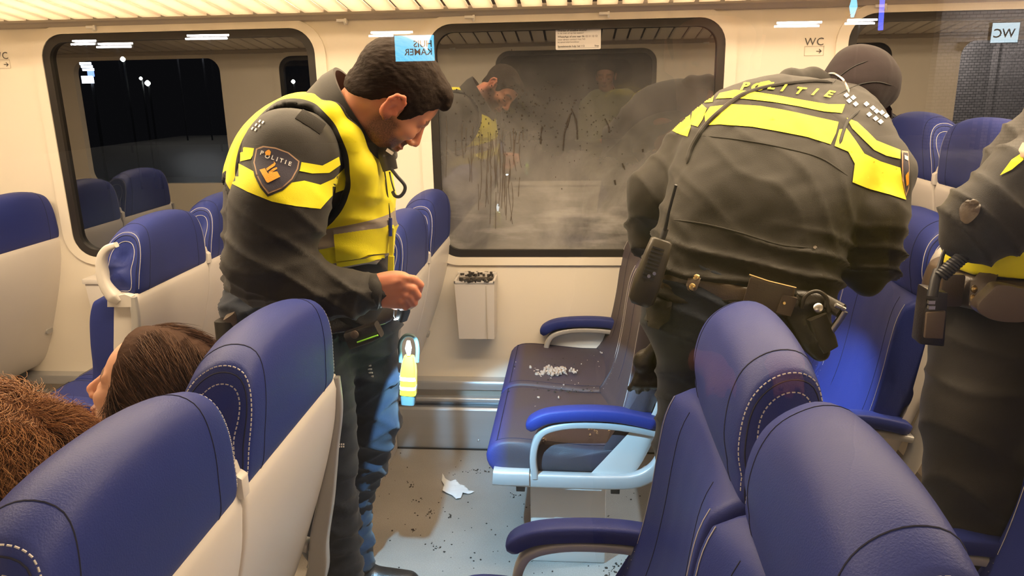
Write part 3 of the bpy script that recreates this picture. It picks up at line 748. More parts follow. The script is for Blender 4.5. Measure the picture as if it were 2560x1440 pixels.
def grid_cut(me, step):
    bm = bmesh.new(); bm.from_mesh(me)
    xs = [v.co.x for v in bm.verts]; ys = [v.co.y for v in bm.verts]
    for ax, (a, b) in ((0, (min(xs), max(xs))), (1, (min(ys), max(ys)))):
        t = a+step
        while t < b:
            n = (1, 0, 0) if ax == 0 else (0, 1, 0); c = (t, 0, 0) if ax == 0 else (0, t, 0)
            bmesh.ops.bisect_plane(bm, geom=bm.verts[:]+bm.edges[:]+bm.faces[:], plane_co=c, plane_no=n); t += step
    bm.to_mesh(me); bm.free(); return me
def lay_on(name, me, bvhs, mat_, parent, off=.0015, origin=None, to_px=None, ray=None):
    """lay a flat cut-out (x,y measured in photo pixels) on a surface and give it a little thickness"""
    bm = bmesh.new(); bm.from_mesh(me); dead = []
    for v in bm.verts:
        px, py = (v.co.x, -v.co.y) if to_px is None else to_px(v.co.x, v.co.y)
        d = Vector(_fwd*F_PX+_right*(px-1280)-_up*(py-720)).normalized(); best = None
        for b in bvhs:
            h = b.ray_cast(Vector(_C), d, 8)
            if h[0] is not None and (best is None or h[3] < best[3]): best = h
        if best is None: dead.append(v)
        else:
            nrm = best[1]; 
            if nrm.dot(d) > 0: nrm = -nrm
            v.co = best[0]+nrm*off-d*off*.4
    if dead: bmesh.ops.delete(bm, geom=dead, context='VERTS')
    # drop faces stretched over a silhouette
    bad = [e for e in bm.edges if e.calc_length() > .06]
    if bad: bmesh.ops.delete(bm, geom=bad, context='EDGES_FACES') if False else bmesh.ops.delete(bm, geom=bad, context='EDGES')
    bmesh.ops.recalc_face_normals(bm, faces=bm.faces)
    bm.to_mesh(me); bm.free()
    for p in me.polygons: p.use_smooth = True
    o = link(name, me, parent, mat_)
    if parent is not None: o.matrix_parent_inverse = Matrix.Translation(-parent.location)
    return o
def strip_on(name, poly, bvhs, mat_, parent, step=9, off=.0015, curve=True):
    P_ = catmull([(a, -b) for a, b in poly], 4, True) if curve else [(a, -b) for a, b in poly]
    return lay_on(name, flat_mesh([[tuple(p) for p in P_]], step), bvhs, mat_, parent, off)
def hit(px, py, bvhs, off=0.0):
    d = Vector(_fwd*F_PX+_right*(px-1280)-_up*(py-720)).normalized(); best = None
    for b in bvhs:
        h = b.ray_cast(Vector(_C), d, 8)
        if h[0] is not None and (best is None or h[3] < best[3]): best = h
    return None if best is None else np.array(best[0]-d*off)
def fit(o, parent):
    o.parent = parent; o.matrix_parent_inverse = Matrix.Translation(-parent.location); return o
# ================================================================ people
def cloth_mat(name, col, rough=.8, sheen=.25, weave=700, var=.12, bump=.35):
    return mat(name, col, rough, spec=.25, var=var, vscale=9, bump=bump, bscale=weave, sheen=sheen)
MT['uniform'] = cloth_mat('black_softshell', (.023, .0195, .016), .62, .12)
MT['uniform_navy'] = cloth_mat('dark_navy_trousers', (.012, .018, .034), .75, .15)
MT['uniform_blue'] = cloth_mat('navy_trousers_blue', (.03, .06, .13), .75, .15)
MT['black_trim'] = mat('black_binding', (.012, .011, .010), .6)
MT['hivis'] = cloth_mat('fluorescent_yellow', (.80, .72, .012), .6, .1, 500, .05, .2)
MT['hivis2'] = cloth_mat('fluorescent_yellow_print', (.86, .70, .03), .55, .1, 900, .04, .1)
MT['reflective'] = mat('grey_reflective_tape', (.36, .31, .25), .45, metal=.2, var=.06, bump=.1)
MT['silver_print'] = mat('silver_print', (.72, .66, .60), .4)
MT['leather_black'] = mat('black_leather', (.018, .014, .012), .33, spec=.6, bump=.3, bscale=260)
MT['leather_brown'] = mat('brown_leather', (.075, .052, .034), .35, spec=.6, bump=.25, bscale=260)
MT['pouch_grey'] = mat('grey_brown_leather', (.12, .088, .065), .4, bump=.25, bscale=260)
MT['radio'] = mat('dark_radio', (.045, .038, .030), .38, spec=.5)
MT['brass'] = mat('brass', (.62, .45, .20), .28, metal=1)
MT['steel'] = mat('steel', (.62, .60, .58), .28, metal=1)
MT['patch_navy'] = cloth_mat('patch_navy', (.035, .03, .05), .6, .1)
MT['patch_rim'] = mat('patch_rim', (.42, .26, .16), .5)
MT['gold'] = mat('gold_embroidery', (.78, .34, .02), .5, bump=.3, bscale=500)
MT['lettering'] = mat('white_lettering', (.62, .60, .58), .5)
MT['neon_green'] = mat('neon_green_piping', (.35, .85, .05), .5)
MT['red'] = mat('red_plastic', (.6, .04, .02), .4)
MT['hair_brown'] = mat('brown_hair', (.15, .075, .040), .6, var=.5, vscale=25, bump=.8, bscale=90, stretch=(1, 1, .25), spec=.25)
MT['hair_dark'] = mat('dark_hair', (.020, .012, .008), .75, var=.35, vscale=60, bump=.8, bscale=160, stretch=(.3, 1, 1), spec=.15)
MT['hair_curl'] = mat('auburn_curly_hair', (.26, .105, .036), .5, var=.35, vscale=18, spec=.35)
MT['hair_curl2'] = mat('light_auburn_hair', (.42, .20, .075), .5, var=.3, vscale=30, spec=.35)
MT['cap'] = cloth_mat('dark_cap_cloth', (.026, .018, .019), .85, .08)
MT['hair_brown_base'] = mat('brown_hair_base', (.060, .030, .018), .8, var=.4, vscale=25, bump=.8, bscale=90, spec=.1)

def skin_mat(name, base, red):
    m, nt, b = new_mat(name)
    b.inputs['Roughness'].default_value = .48; b.inputs['Subsurface Weight'].default_value = .25
    b.inputs['Subsurface Radius'].default_value = (.012, .004, .002); b.inputs['Subsurface Scale'].default_value = 1
    tc = N(nt, 'ShaderNodeTexCoord'); n1 = N(nt, 'ShaderNodeTexNoise'); n1.inputs['Scale'].default_value = 30; n1.inputs['Detail'].default_value = 4; lk(nt, tc.outputs['Object'], n1.inputs[0])
    mx = N(nt, 'ShaderNodeMix', data_type='RGBA'); mx.inputs[6].default_value = (*base, 1); mx.inputs[7].default_value = (*red, 1); lk(nt, n1.outputs[0], mx.inputs[0])
    last = mx.outputs[2]
    n2 = N(nt, 'ShaderNodeTexNoise'); n2.inputs['Scale'].default_value = 420; n2.inputs['Detail'].default_value = 2; lk(nt, tc.outputs['Object'], n2.inputs[0])
    for att, col, amt in (('flush', (red[0], red[1]*.55, red[2]*.5), .45), ('beard', (.040, .021, .014), .92), ('brow', (.02, .011, .008), .95), ('lips', (.30, .085, .06), .8), ('lash', (.012, .008, .006), .95)):
        a = N(nt, 'ShaderNodeAttribute', attribute_name=att)
        fac = N(nt, 'ShaderNodeMath', operation='MULTIPLY', use_clamp=True); lk(nt, a.outputs['Fac'], fac.inputs[0])
        if att in ('beard', 'brow'):
            mr = N(nt, 'ShaderNodeMapRange'); mr.inputs[1].default_value = .3; mr.inputs[2].default_value = .7; mr.inputs[3].default_value = amt*.65; mr.inputs[4].default_value = amt; lk(nt, n2.outputs[0], mr.inputs[0]); lk(nt, mr.outputs[0], fac.inputs[1])
        else: fac.inputs[1].default_value = amt
        m2 = N(nt, 'ShaderNodeMix', data_type='RGBA'); lk(nt, fac.outputs[0], m2.inputs[0]); lk(nt, last, m2.inputs[6]); m2.inputs[7].default_value = (*col, 1); last = m2.outputs[2]
    lk(nt, last, b.inputs['Base Color'])
    bp = N(nt, 'ShaderNodeBump'); bp.inputs['Strength'].default_value = .12; bp.inputs['Distance'].default_value = .001; lk(nt, n2.outputs[0], bp.inputs['Height']); lk(nt, bp.outputs[0], b.inputs['Normal'])
    return m
MT['skin'] = skin_mat('skin', (.62, .30, .18), (.58, .22, .12))
MT['skin_pale'] = skin_mat('skin_fair', (.70, .40, .27), (.66, .32, .20))

def add_head(S, c, R, s=1.0, ears=True):
    """c: middle of the head at ear height, R columns forward/left/up"""
    c = V3(c); P_ = lambda x, y, z: c+R@np.array([x, y, z])*s
    def E(x, y, z, a, b, d, k=.012, op='u', rot=None): S.ell(P_(x, y, z), (a*s, b*s, d*s), R if rot is None else R@rot, k, op)
    def Cn(a, b, ra, rb, k=.008, op='u'): S.cone(P_(*a), P_(*b), ra*s, rb*s, k, None, op)
    E(-.016, 0, .036, .096, .075, .085, .02); E(.025, 0, .030, .068, .064, .070, .02)
    E(.034, 0, -.030, .056, .058, .072, .02); E(.026, 0, -.074, .054, .049, .036, .02)
    E(.072, 0, -.098, .020, .024, .017, .018)
    for y in (-1, 1):
        E(.056, y*.040, -.022, .030, .022, .022, .015)
        Cn((.088, y*.010, .014), (.072, y*.046, .016), .009, .008, .012)
        E(.098, y*.031, -.006, .018, .019, .013, .010, 's')
        E(.073, y*.031, -.007, .0150, .0155, .0140, .004)           # closed lid over the eye
        Cn((.088, y*.024, -.0135), (.080, y*.043, -.0135), .0022, .0018, .003)
    Cn((.086, 0, .012), (.110, 0, -.030), .009, .0105, .010); E(.111, 0, -.036, .012, .013, .010, .006)
    for y in (-1, 1): E(.101, y*.0125, -.041, .0095, .0070, .0072, .005); E(.106, y*.007, -.0475, .005, .0035, .004, .002, 's')
    Cn((.096, 0, -.050), (.094, 0, -.060), .007, .006, .008)
    E(.0905, 0, -.0655, .012, .0235, .0060, .004); E(.0885, 0, -.0765, .0115, .0205, .0068, .004)
    Cn((.104, -.022, -.0708), (.104, .022, -.0708), .0016, .0016, .003, 's')
    E(.086, 0, -.088, .008, .02, .006, .010, 's')
    if ears:
        for y in (-1, 1):
            rot = np.array([[cos(radians(12)), 0, sin(radians(12))], [0, 1, 0], [-sin(radians(12)), 0, cos(radians(12))]])
            yo = y*.079
            E(-.012, yo, -.006, .0175, .0075, .029, .007, rot=rot)
            E(-.007, y*.0905, -.007, .0105, .0105, .0165, .003, 's', rot)
            pts = [(.004, yo*1.02, .006), (.002, yo*1.05, .020), (-.010, yo*1.08, .029), (-.024, yo*1.10, .022), (-.030, yo*1.10, .006), (-.025, yo*1.06, -.012), (-.014, yo*1.02, -.028), (-.004, yo, -.032), (.000, yo, -.024)]
            S.chain([P_(*p) for p in pts], [.0040*s, .0043*s, .0046*s, .0046*s, .0044*s, .0042*s, .0052*s, .0058*s, .0045*s], .003)
            E(.006, y*.080, -.010, .004, .005, .006, .003)
def local(c, R, s=1.0): return lambda V: ((V-V3(c))@R)/s
def sm(x, a, b): t = np.clip((x-a)/(b-a), 0, 1); return t*t*(3-2*t)
def face_attrs(c, R, s=1.0, beard=1.0, browz=.014):
    L = local(c, R, s)
    def bd(V):
        q = L(V); x, y, z = q.T
        side = sm(z, -.012, -.030)*sm(x, -.025, .0)*(1-sm(x, .075, .090)*sm(z, -.058, -.045))
        m = side*sm(np.abs(y), .012, .03)+sm(x, .06, .075)*sm(z, -.078, -.088)
        mous = sm(x, .085, .09)*sm(z, -.044, -.050)*sm(z, -.072, -.064)*sm(np.abs(y), .034, .026)
        cheek = 1-sm(x, .03, .05)*sm(z, -.055, -.035)
        return np.clip(m*cheek+mous, 0, 1)*sm(z, -.135, -.115)*beard
    def br(V):
        q = L(V); x, y, z = q.T; zc_ = browz+.006*np.sin((np.abs(y)-.01)/.04*3)
        return (np.abs(z-zc_-.003) < .0055)*(np.abs(y) > .011)*(np.abs(y) < .052)*(x > .055)
    def lp(V):
        q = L(V); x, y, z = q.T; return (x > .086)*sm(np.abs(z+.071), .0125, .009)*sm(np.abs(y), .025, .020)
    def ls(V):
        q = L(V); x, y, z = q.T; return (x > .066)*(np.abs(z+.0140+.0004) < .0022)*(np.abs(np.abs(y)-.033) < .014)
    def fl(V):
        q = L(V); x, y, z = q.T
        return np.clip(sm(np.abs(y), .070, .080)*sm(np.abs(x+.012), .04, .03)+.5*sm(x, .10, .112), 0, 1)
    return dict(beard=bd, brow=br, lips=lp, lash=ls, flush=fl)
def hair_cap(name, c, R, s, line, thick, mat_, parent, res=.004, disp=None, extra=None, xoff=0, side=.0):
    """close-fitting hair: the skull grown by `thick`, kept only above line(x, y)"""
    S = Solid(); c = V3(c)
    S.ell(c+R@np.array([-.016+xoff, 0, .036])*s, np.array([.096+thick, .075+thick+side, .085+thick])*s, R, .02)
    S.ell(c+R@np.array([.025+xoff*.5, 0, .030])*s, np.array([.068+thick, .064+thick+side, .070+thick])*s, R, .02)
    S.ell(c+R@np.array([-.03, 0, -.03])*s, np.array([.07+thick*.5, .062+thick, .05])*s, R, .02)
    if extra: extra(S)
    def f(P_):
        q = ((P_-c)@R)/s; return (line(q[..., 0], q[..., 1])-q[..., 2])*s*.8
    S.cut(f, .004)
    return solid_obj(name, S, res, mat_, parent, disp, smooth=1)

def hand(S, wrist, dirn, back, up_, joints_scale=1.0):
    pass

# ---------------------------------------------------------------- officer in the yellow vest
def officer_vest():
    yB = 1.93; A = lambda x, y, d=yB: at(x, y, d)
    root = empty('person', (-.70, 1.9, 0), 'police officer in a yellow vest standing in the aisle, head bowed, looking down', 'person')
    R = frame((.557, .435, -.707), (.765, .061, .64)); HS = 1.07
    hc = at(978, 268, 1.74)-R@V3(-.012, -.080, -.006)*HS
    S = Solid(); add_head(S, hc, R, HS)
    # neck, chest core, arms and hands: one continuous body
    nb = A(845, 320); chest = A(785, 450)
    S.cone(hc+R@V3(-.040, 0, -.03), nb, .053, .056, .03); S.cone(nb, chest, .07, .12, .04)
    pel = A(775, 830); S.cone(chest, pel, .12, .11, .04)
    # near (right) arm
    sh, el, wr = at(725, 385, 1.70), at(668, 690, 1.60), at(938, 729, 1.62)
    S.chain([chest, sh, el, at(800, 728, 1.60), wr], [.08, .06, .05, .042, .029], .03)
    # near hand: back of the hand to the camera, fingers curled down around a small lamp
    pc = at(985, 725, 1.625)
    S.cone(wr, pc, .029, .034, .012, (V3(0, 1, 0), .62))
    S.slab([(at(950, 708, 1.62), at(950, 742, 1.62), .022), (at(985, 702, 1.625), at(985, 745, 1.625), .021), (at(1010, 704, 1.63), at(1004, 748, 1.63), .019)], 2, .012)
    F = [([(1008, 696, 1.625), (1034, 700, 1.615), (1049, 712, 1.625), (1046, 728, 1.645)], [.0125, .0115, .0105, .0090]),
         ([(1008, 712, 1.62), (1030, 722, 1.605), (1043, 739, 1.615), (1034, 751, 1.64)], [.0125, .0115, .0105, .0088]),
         ([(1004, 730, 1.62), (1022, 740, 1.603), (1034, 757, 1.613), (1024, 766, 1.638)], [.0120, .0110, .0100, .0085]),
         ([(994, 746, 1.622), (1008, 754, 1.606), (1014, 767, 1.615), (1004, 770, 1.64)], [.0110, .0098, .0088, .0076]),
         ([(965, 752, 1.66), (990, 762, 1.675), (1012, 756, 1.672), (1030, 742, 1.665)], [.0140, .0125, .0110, .0092])]
    for pts, rr in F: S.chain([at(*p) for p in pts], [q*.96 for q in rr], .0022)
    for p in ((1008, 695), (1009, 712), (1005, 730), (995, 745)): S.ell(at(p[0], p[1], 1.612), (.0105, .008, .009), k=.008)
    # tendons and a vein on the back of the hand
    for a, b in (((955, 716), (1000, 704)), ((958, 726), (1000, 720)), ((956, 737), (996, 736))): S.cone(at(*a, 1.603), at(*b, 1.604), .003, .004, .009)
    # far (left) arm bent forward, its hand behind
    sh2, el2, wr2 = A(800, 370, 2.14), A(800, 640, 2.20), A(930, 760, 2.12)
    S.chain([chest, sh2, el2, wr2], [.08, .06, .05, .028], .03)
    S.slab([(at(935, 755, 2.12), at(930, 775, 2.12), .02), (at(968, 775, 2.11), at(960, 795, 2.11), .018)], 2, .012)
    for i in range(4): S.chain([at(968-i*4, 773+i*9, 2.11), at(988-i*4, 782+i*8, 2.10), at(990-i*4, 797+i*6, 2.09)], [.010, .0095, .0085], .004)
    # legs
    hipn, hipf = A(770, 850, 1.82), A(810, 850, 2.02)
    kn, kf = A(812, 1110, 1.80), A(925, 1045, 2.03)
    an, af = V3(-.66, 1.80, .09), V3(-.70, 2.05, .09)
    S.chain([pel, hipn, kn, A(822, 1300, 1.80), an], [.1, .07, .045, .04, .035], .03); S.chain([pel, hipf, kf, A(880, 1230, 2.07), af], [.1, .07, .045, .04, .035], .03)
    for a in (an, af): S.cone(a+V3(0, 0, -.03), a+V3(.15, 0, -.055), .032, .024, .015)
    body = solid_obj('body', S, .0036, MT['skin'], root, smooth=1, attrs=face_attrs(hc, R, HS))
    # hair: short back and sides, longer fringe
    xs = [-.16, -.09, -.045, -.02, .012, .020, .034, .055, .075, .2]; zs = [-.068, -.062, -.028, .014, .014, -.020, -.016, .040, .060, .066]
    def line(x, y): return np.interp(x, xs, zs)+np.abs(y)*0
    def quiff(S_):
        S_.ell(hc+R@V3(.060, 0, .098), (.040, .052, .022), R, .02); S_.ell(hc+R@V3(.092, -.01, .082), (.014, .035, .018), R, .015)
    h = hair_cap('hair', hc, R, HS, line, .0045, MT['hair_dark'], root, .0036,
                 disp=lambda V: .0016*wnoise(V*np.array([1, 1, 1]), 120, 4, 3)+.0012*np.abs(wnoise(((V-hc)@R)*np.array([.25, 1, 1]), 190, 9, 2)), extra=quiff)
    # ---- trousers
    T = Solid()
    T.slab([(A(700, 770, 1.86), A(860, 770, 1.98), .145), (A(700, 850, 1.84), A(880, 850, 2.0), .12)], 3, .04)
    T.chain([A(755, 850, 1.82), A(790, 1000, 1.80), kn, A(822, 1300, 1.80), an+V3(0, 0, .05)], [.112, .098, .084, .078, .075], .03)
    T.chain([A(850, 850, 2.0), A(915, 930, 2.0), A(922, 1050, 2.02), A(905, 1140, 2.05), A(868, 1250, 2.08), af+V3(0, 0, .05)], [.11, .098, .090, .080, .074, .070], .03)
    T.ell(A(900, 940, 1.93), (.05, .045, .07), k=.02)                     # cargo pocket
    tro = solid_obj('trousers', T, .009, MT['uniform_navy'], root, disp=lambda V: .010*ridges(V, (.45, .1, 1), 42, 2)+.006*ridges(V, (-.6, .2, 1), 70, 5), smooth=2)
    # boots
    for a, nm in ((an, 'boot'), (af, 'boot')):
        B = Solid(); B.cone(a+V3(0, 0, .08), a+V3(0, 0, -.02), .058, .055, .02); B.cone(a+V3(0, 0, -.035), a+V3(.17, 0, -.045), .05, .042, .03)
        B.cut(lambda P_: .004-P_[..., 2], .004)
        solid_obj(nm, B, .009, MT['leather_black'], root)
    # ---- jacket: torso, standing collar, both sleeves
    J = Solid()
    lv = [((655, 800), (885, 790), .060), ((645, 700), (895, 700), .060), ((652, 600), (890, 590), .064), ((655, 500), (885, 490), .066), ((678, 410), (858, 425), .064), ((725, 355), (845, 365), .055), ((780, 325), (850, 340), .05)]
    for dy, g in ((-.085, 0), (0, .012), (.085, 0)):
        J.slab([(A(*a, yB+dy), A(*b, yB+dy), r+g) for a, b, r in lv], 3, .05)
    J.chain([A(780, 350, 1.80), at(730, 390, 1.70), at(700, 520, 1.635), at(668, 655, 1.60)], [.062, .100, .100, .090], .04)
    J.chain([at(668, 668, 1.60), at(780, 728, 1.59), at(870, 733, 1.60), at(936, 729, 1.62)], [.088, .066, .050, .0405], .035)
    J.chain([A(800, 340, 2.05), A(800, 380, 2.15), A(790, 520, 2.20), A(800, 650, 2.2)], [.08, .10, .09, .08], .04)
    J.chain([A(800, 650, 2.20), A(870, 715, 2.17), A(925, 755, 2.12)], [.078, .06, .042], .03)
    def jd(V):
        n = .011*ridges(V, (.25, .1, 1), 46, 1)*sm(V[:, 2], 1.42, 1.15)+.004*wnoise(V, 18, 3)
        arm = sm(V[:, 1], 1.78, 1.66)
        n = n*(1-arm*.4)+arm*(.008*ridges(V, (.55, .2, .8), 62, 8)*sm(V[:, 2], 1.40, 1.25)+.005*ridges(V, (1, 0, -.3), 75, 3)*sm(V[:, 2], 1.22, 1.12))
        return n
    jac = solid_obj('jacket', J, .0075, MT['uniform'], root, disp=jd, smooth=2)
    mb = MB(); mb.tube([at(905, 731, 1.607), at(925, 730, 1.613), at(941, 729.5, 1.618), at(946, 729.5, 1.62)], [.030, .0415, .0415, .036], 20, cap=False); fit(mb.build('cuff', MT['uniform'], None), root)
    # collar: a standing band round the neck, open at the top
    ringsC = []
    for (pa, pb, ry) in (((745, 272), (945, 425), .136), ((778, 228), (962, 418), .122), ((812, 190), (976, 406), .110), ((842, 172), (988, 394), .101)):
        a, b = A(*pa, 1.88), A(*pb, 1.88); ringsC.append(((a+b)/2, (b-a)/2, ry))
    nC = 48; V = []
    for lay, thk in ((0, .004), (1, -.004)):
        for (c0, ax, ry) in (ringsC if lay == 0 else ringsC[::-1]):
            L = np.linalg.norm(ax)
            for k in range(nC):
                a = 2*pi*k/nC; V.append(c0+ax*(1+thk/L)*cos(a)+V3(0, 1, 0)*(ry+thk)*sin(a))
    nr = 8; Fs = [(i*nC+k, i*nC+(k+1) % nC, ((i+1) % nr)*nC+(k+1) % nC, ((i+1) % nr)*nC+k) for i in range(nr) for k in range(nC)]
    mb = MB(); mb.add(V, Fs); fit(mb.build('jacket_collar', MT['uniform'], None, sharp=50), root)
    # ---- vest: the torso grown a little, opened at the armholes
    W = Solid()
    lw = [((660, 680), (885, 668), .068), ((655, 600), (890, 590), .070), ((656, 500), (886, 490), .073), ((678, 408), (862, 425), .072), ((722, 352), (848, 365), .064), ((780, 325), (852, 342), .058)]
    for dy, g in ((-.088, 0), (0, .012), (.088, 0)):
        W.slab([(A(*a, yB+dy), A(*b, yB+dy), r+g) for a, b, r in lw], 3, .05)
    W.cone(at(752, 330, 1.80), at(790, 338, 2.06), .084, .078, .03)
    W.chain([at(782, 268, 1.80), at(832, 292, 1.765), at(868, 345, 1.755), at(900, 420, 1.76), at(915, 480, 1.78)], [.024, .027, .030, .032, .03], .02)
    hole_c, hole_px = at(720, 428, 1.72), None
    def arm_hole(P_):    # elliptical tunnels through both shoulders, tilted with the torso
        q = P_-hole_c; t = radians(14); x = q[..., 0]*cos(t)-q[..., 2]*sin(t); z = q[..., 0]*sin(t)+q[..., 2]*cos(t)
        d = (np.sqrt((x/.130)**2+(z/.148)**2)-1)*.13
        return -np.maximum(d, np.abs(P_[..., 1]-1.93)*-1+.055)
    def neck_hole(P_):
        q = P_-A(905, 290, 1.89); ax = unit(A(985, 330)-A(840, 165)); 
        a = unit((.78, 0, .62)); v = q-(q@a)[..., None]*a; return -(np.linalg.norm(v*np.array([1, .85, 1]), axis=-1)-.108)
    W.cut(arm_hole, .003); W.cut(neck_hole, .003)
    bot = at(800, 690, 1.7)[2]
    W.cut(lambda P_: (bot+.12*(P_[..., 0]-at(800, 690, 1.7)[0]))-P_[..., 2], .003)
    vest = solid_obj('hi_vis_vest', W, .006, None, root, disp=lambda V: .010*ridges(V, (.25, .1, 1), 46, 1)*sm(V[:, 2], 1.42, 1.15)+.003*wnoise(V, 18, 3)+.003, smooth=1,
                     attrs=dict(edge=lambda V: np.minimum(np.abs(arm_hole(V)), np.abs(neck_hole(V)))))
    # yellow cloth with two reflective bands and black binding, all bands following the vest itself
    m, nt, b = new_mat('vest_fabric'); b.inputs['Roughness'].default_value = .6; b.inputs['Sheen Weight'].default_value = .1; b.inputs['Specular IOR Level'].default_value = .3
    tc = N(nt, 'ShaderNodeTexCoord'); sx = N(nt, 'ShaderNodeSeparateXYZ'); lk(nt, tc.outputs['Object'], sx.inputs[0])
    p1, p2 = at(745, 592, 1.72), at(972, 522, 1.90); slope = (p2[2]-p1[2])/(p2[0]-p1[0])
    h_ = N(nt, 'ShaderNodeMath', operation='MULTIPLY_ADD'); lk(nt, sx.outputs[0], h_.inputs[0]); h_.inputs[1].default_value = -slope*.85; lk(nt, sx.outputs[2], h_.inputs[2])
    H = lambda px, py, y: (lambda p: p[2]-slope*.85*p[0])(at(px, py, y))
    b0, b1, b2, b3 = H(800, 575, 1.76), H(800, 622, 1.76), H(800, 664, 1.76), 0
    r = N(nt, 'ShaderNodeMapRange'); lk(nt, h_.outputs[0], r.inputs[0]); r.inputs[1].default_value = b2-.10; r.inputs[2].default_value = b0+.10
    cr = N(nt, 'ShaderNodeValToRGB'); cr.color_ramp.interpolation = 'CONSTANT'; rng = (b0+.10)-(b2-.10); f = lambda v: (v-(b2-.10))/rng
    G, Yc = (.36, .30, .24, 1), (.80, .72, .012, 1)
    e = cr.color_ramp.elements; e[0].position = 0; e[0].color = G; e[1].position = f(b2); e[1].color = Yc
    q = e.new(f(b1)); q.color = G; q = e.new(f(b0)); q.color = Yc
    lk(nt, r.outputs[0], cr.inputs[0])
    at_ = N(nt, 'ShaderNodeAttribute', attribute_name='edge'); ms = N(nt, 'ShaderNodeMath', operation='LESS_THAN'); lk(nt, at_.outputs['Fac'], ms.inputs[0]); ms.inputs[1].default_value = .014
    mx = N(nt, 'ShaderNodeMix', data_type='RGBA'); lk(nt, ms.outputs[0], mx.inputs[0]); lk(nt, cr.outputs[0], mx.inputs[6]); mx.inputs[7].default_value = (.012, .011, .010, 1)
    lk(nt, mx.outputs[2], b.inputs['Base Color']); vest.data.materials.append(m)
    jb, vb, tb = bvh_of(jac), bvh_of(vest), bvh_of(tro)
    # vest details
    strip_on('pocket_flap', [(836, 585), (978, 562), (980, 628), (842, 652)], [vb], MT['hivis'], root, 9, .007, False)
    strip_on('pocket_edge', [(834, 574), (977, 548), (978, 562), (836, 586)], [vb], MT['reflective'], root, 9, .007, False)
    fl = strip_on('pocket_lower', [(842, 656), (978, 632), (978, 642), (844, 668)], [vb], MT['hivis'], root, 9, .004, False)
    for pts, nm in (([(858, 345), (872, 341), (898, 360), (905, 372), (900, 380), (880, 378), (868, 370)], 'radio_tab'),):
        strip_on(nm, pts, [vb], MT['hivis'], root, 6, .006, False)
    def cord(pxs, rad, mt, name, bv, off=.003, n=6):
        P_ = [hit(x, y, bv, off) for x, y in pxs]; P_ = [p for p in P_ if p is not None]
        Q = catmull(P_, n); mb = MB(); mb.tube(Q, [rad*min(1, .15+min(i, len(Q)-1-i)*.3) for i in range(len(Q))], 6); return fit(mb.build(name, mt, None), root)
    cord([(955, 395), (962, 430), (968, 480), (975, 540), (978, 600), (980, 655)], .0018, MT['black_trim'], 'zip', [vb])
    # sleeve: two yellow bands, badge, rank marks and shoulder strap
    strip_on('sleeve_band', [(588, 385), (612, 368), (642, 372), (628, 398), (598, 405)], [jb], MT['hivis'], root, 7, .0015, False)
    strip_on('sleeve_band', [(750, 405), (805, 414), (846, 392), (850, 412), (822, 432), (780, 434), (748, 428)], [jb], MT['hivis'], root, 7, .0015, False)
    strip_on('sleeve_band', [(580, 402), (600, 410), (640, 432), (700, 462), (760, 452), (800, 462), (834, 446), (866, 414), (878, 440), (874, 470), (835, 483), (800, 522), (740, 516), (680, 504), (620, 480), (578, 458), (574, 430)], [jb], MT['hivis'], root, 8, .0015, False)
    shield = [(643, 372), (660, 366), (690, 370), (722, 382), (748, 404), (744, 424), (730, 450), (706, 472), (672, 486), (655, 465), (643, 440), (636, 408)]
    rim = [((x-692)*1.10+692, (y-422)*1.10+422) for x, y in shield]
    strip_on('sleeve_badge', rim, [jb], MT['black_trim'], root, 7, .0025, False)
    mid = [((x-692)*1.0+692, (y-422)*1.0+422) for x, y in shield]
    strip_on('badge_rim', mid, [jb], MT['patch_rim'], root, 7, .0035, False)
    inn = [((x-692)*.93+692, (y-422)*.93+422) for x, y in shield]
    strip_on('badge_field', inn, [jb], MT['patch_navy'], root, 7, .0045, False)
    th = radians(15)
    def T2(cx, cy, ang): 
        c_, s_ = cos(ang), sin(ang); return lambda x, y: (cx+x*c_+y*s_, cy+x*s_-y*c_)
    for ch, cx, cy in (('P', 658, 385), ('O', 671, 394), ('L', 684, 397), ('I', 694, 401), ('T', 704, 404), ('I', 714, 408), ('E', 724, 412)):
        me = grid_cut(text_mesh(ch, 15, bold=.4), 3); lay_on('badge_letter', me, [jb], MT['lettering'], root, .0055, to_px=T2(cx, cy, radians(18)))
    emb = [[(652, 428), (665, 424), (672, 437), (690, 432), (694, 432), (701, 445), (672, 460), (668, 458)], [(668, 425), (678, 417), (687, 411), (686, 406), (691, 412), (688, 418), (675, 427), (670, 431)], [(673, 434), (684, 425), (693, 421), (694, 425), (684, 432), (677, 438)],
           [(666, 383), (671, 378), (676, 376), (680, 382), (678, 391), (668, 391)]]
    for e_ in emb: strip_on('badge_emblem', e_, [jb], MT['gold'], root, 7, .006, False)
    for i in range(3):
        for j in range(2): 
            x, y = 632+i*9+j*8, 322-i*9+j*3
            strip_on('rank_mark', [(x-3, y+2), (x+1, y-4), (x+4, y-2), (x, y+4)], [jb], MT['silver_print'], root, 8, .002, False)
    P_ = [hit(x, y, [jb, vb], .006) for x, y in ((748, 286), (768, 298), (790, 312), (806, 324))]
    mb = MB(); mb.tube([p for p in P_ if p is not None], 1.0, 10, flat=(.016, .005)); fit(mb.build('shoulder_strap', MT['uniform'], None), root)
    cord([(762, 281), (778, 290), (795, 303), (810, 318)], .0022, MT['gold'], 'strap_piping', [jb, vb], .012)
    return root, jb, vb, tb, bvh_of(body)
oV, oV_j, oV_v, oV_t, oV_b = officer_vest()
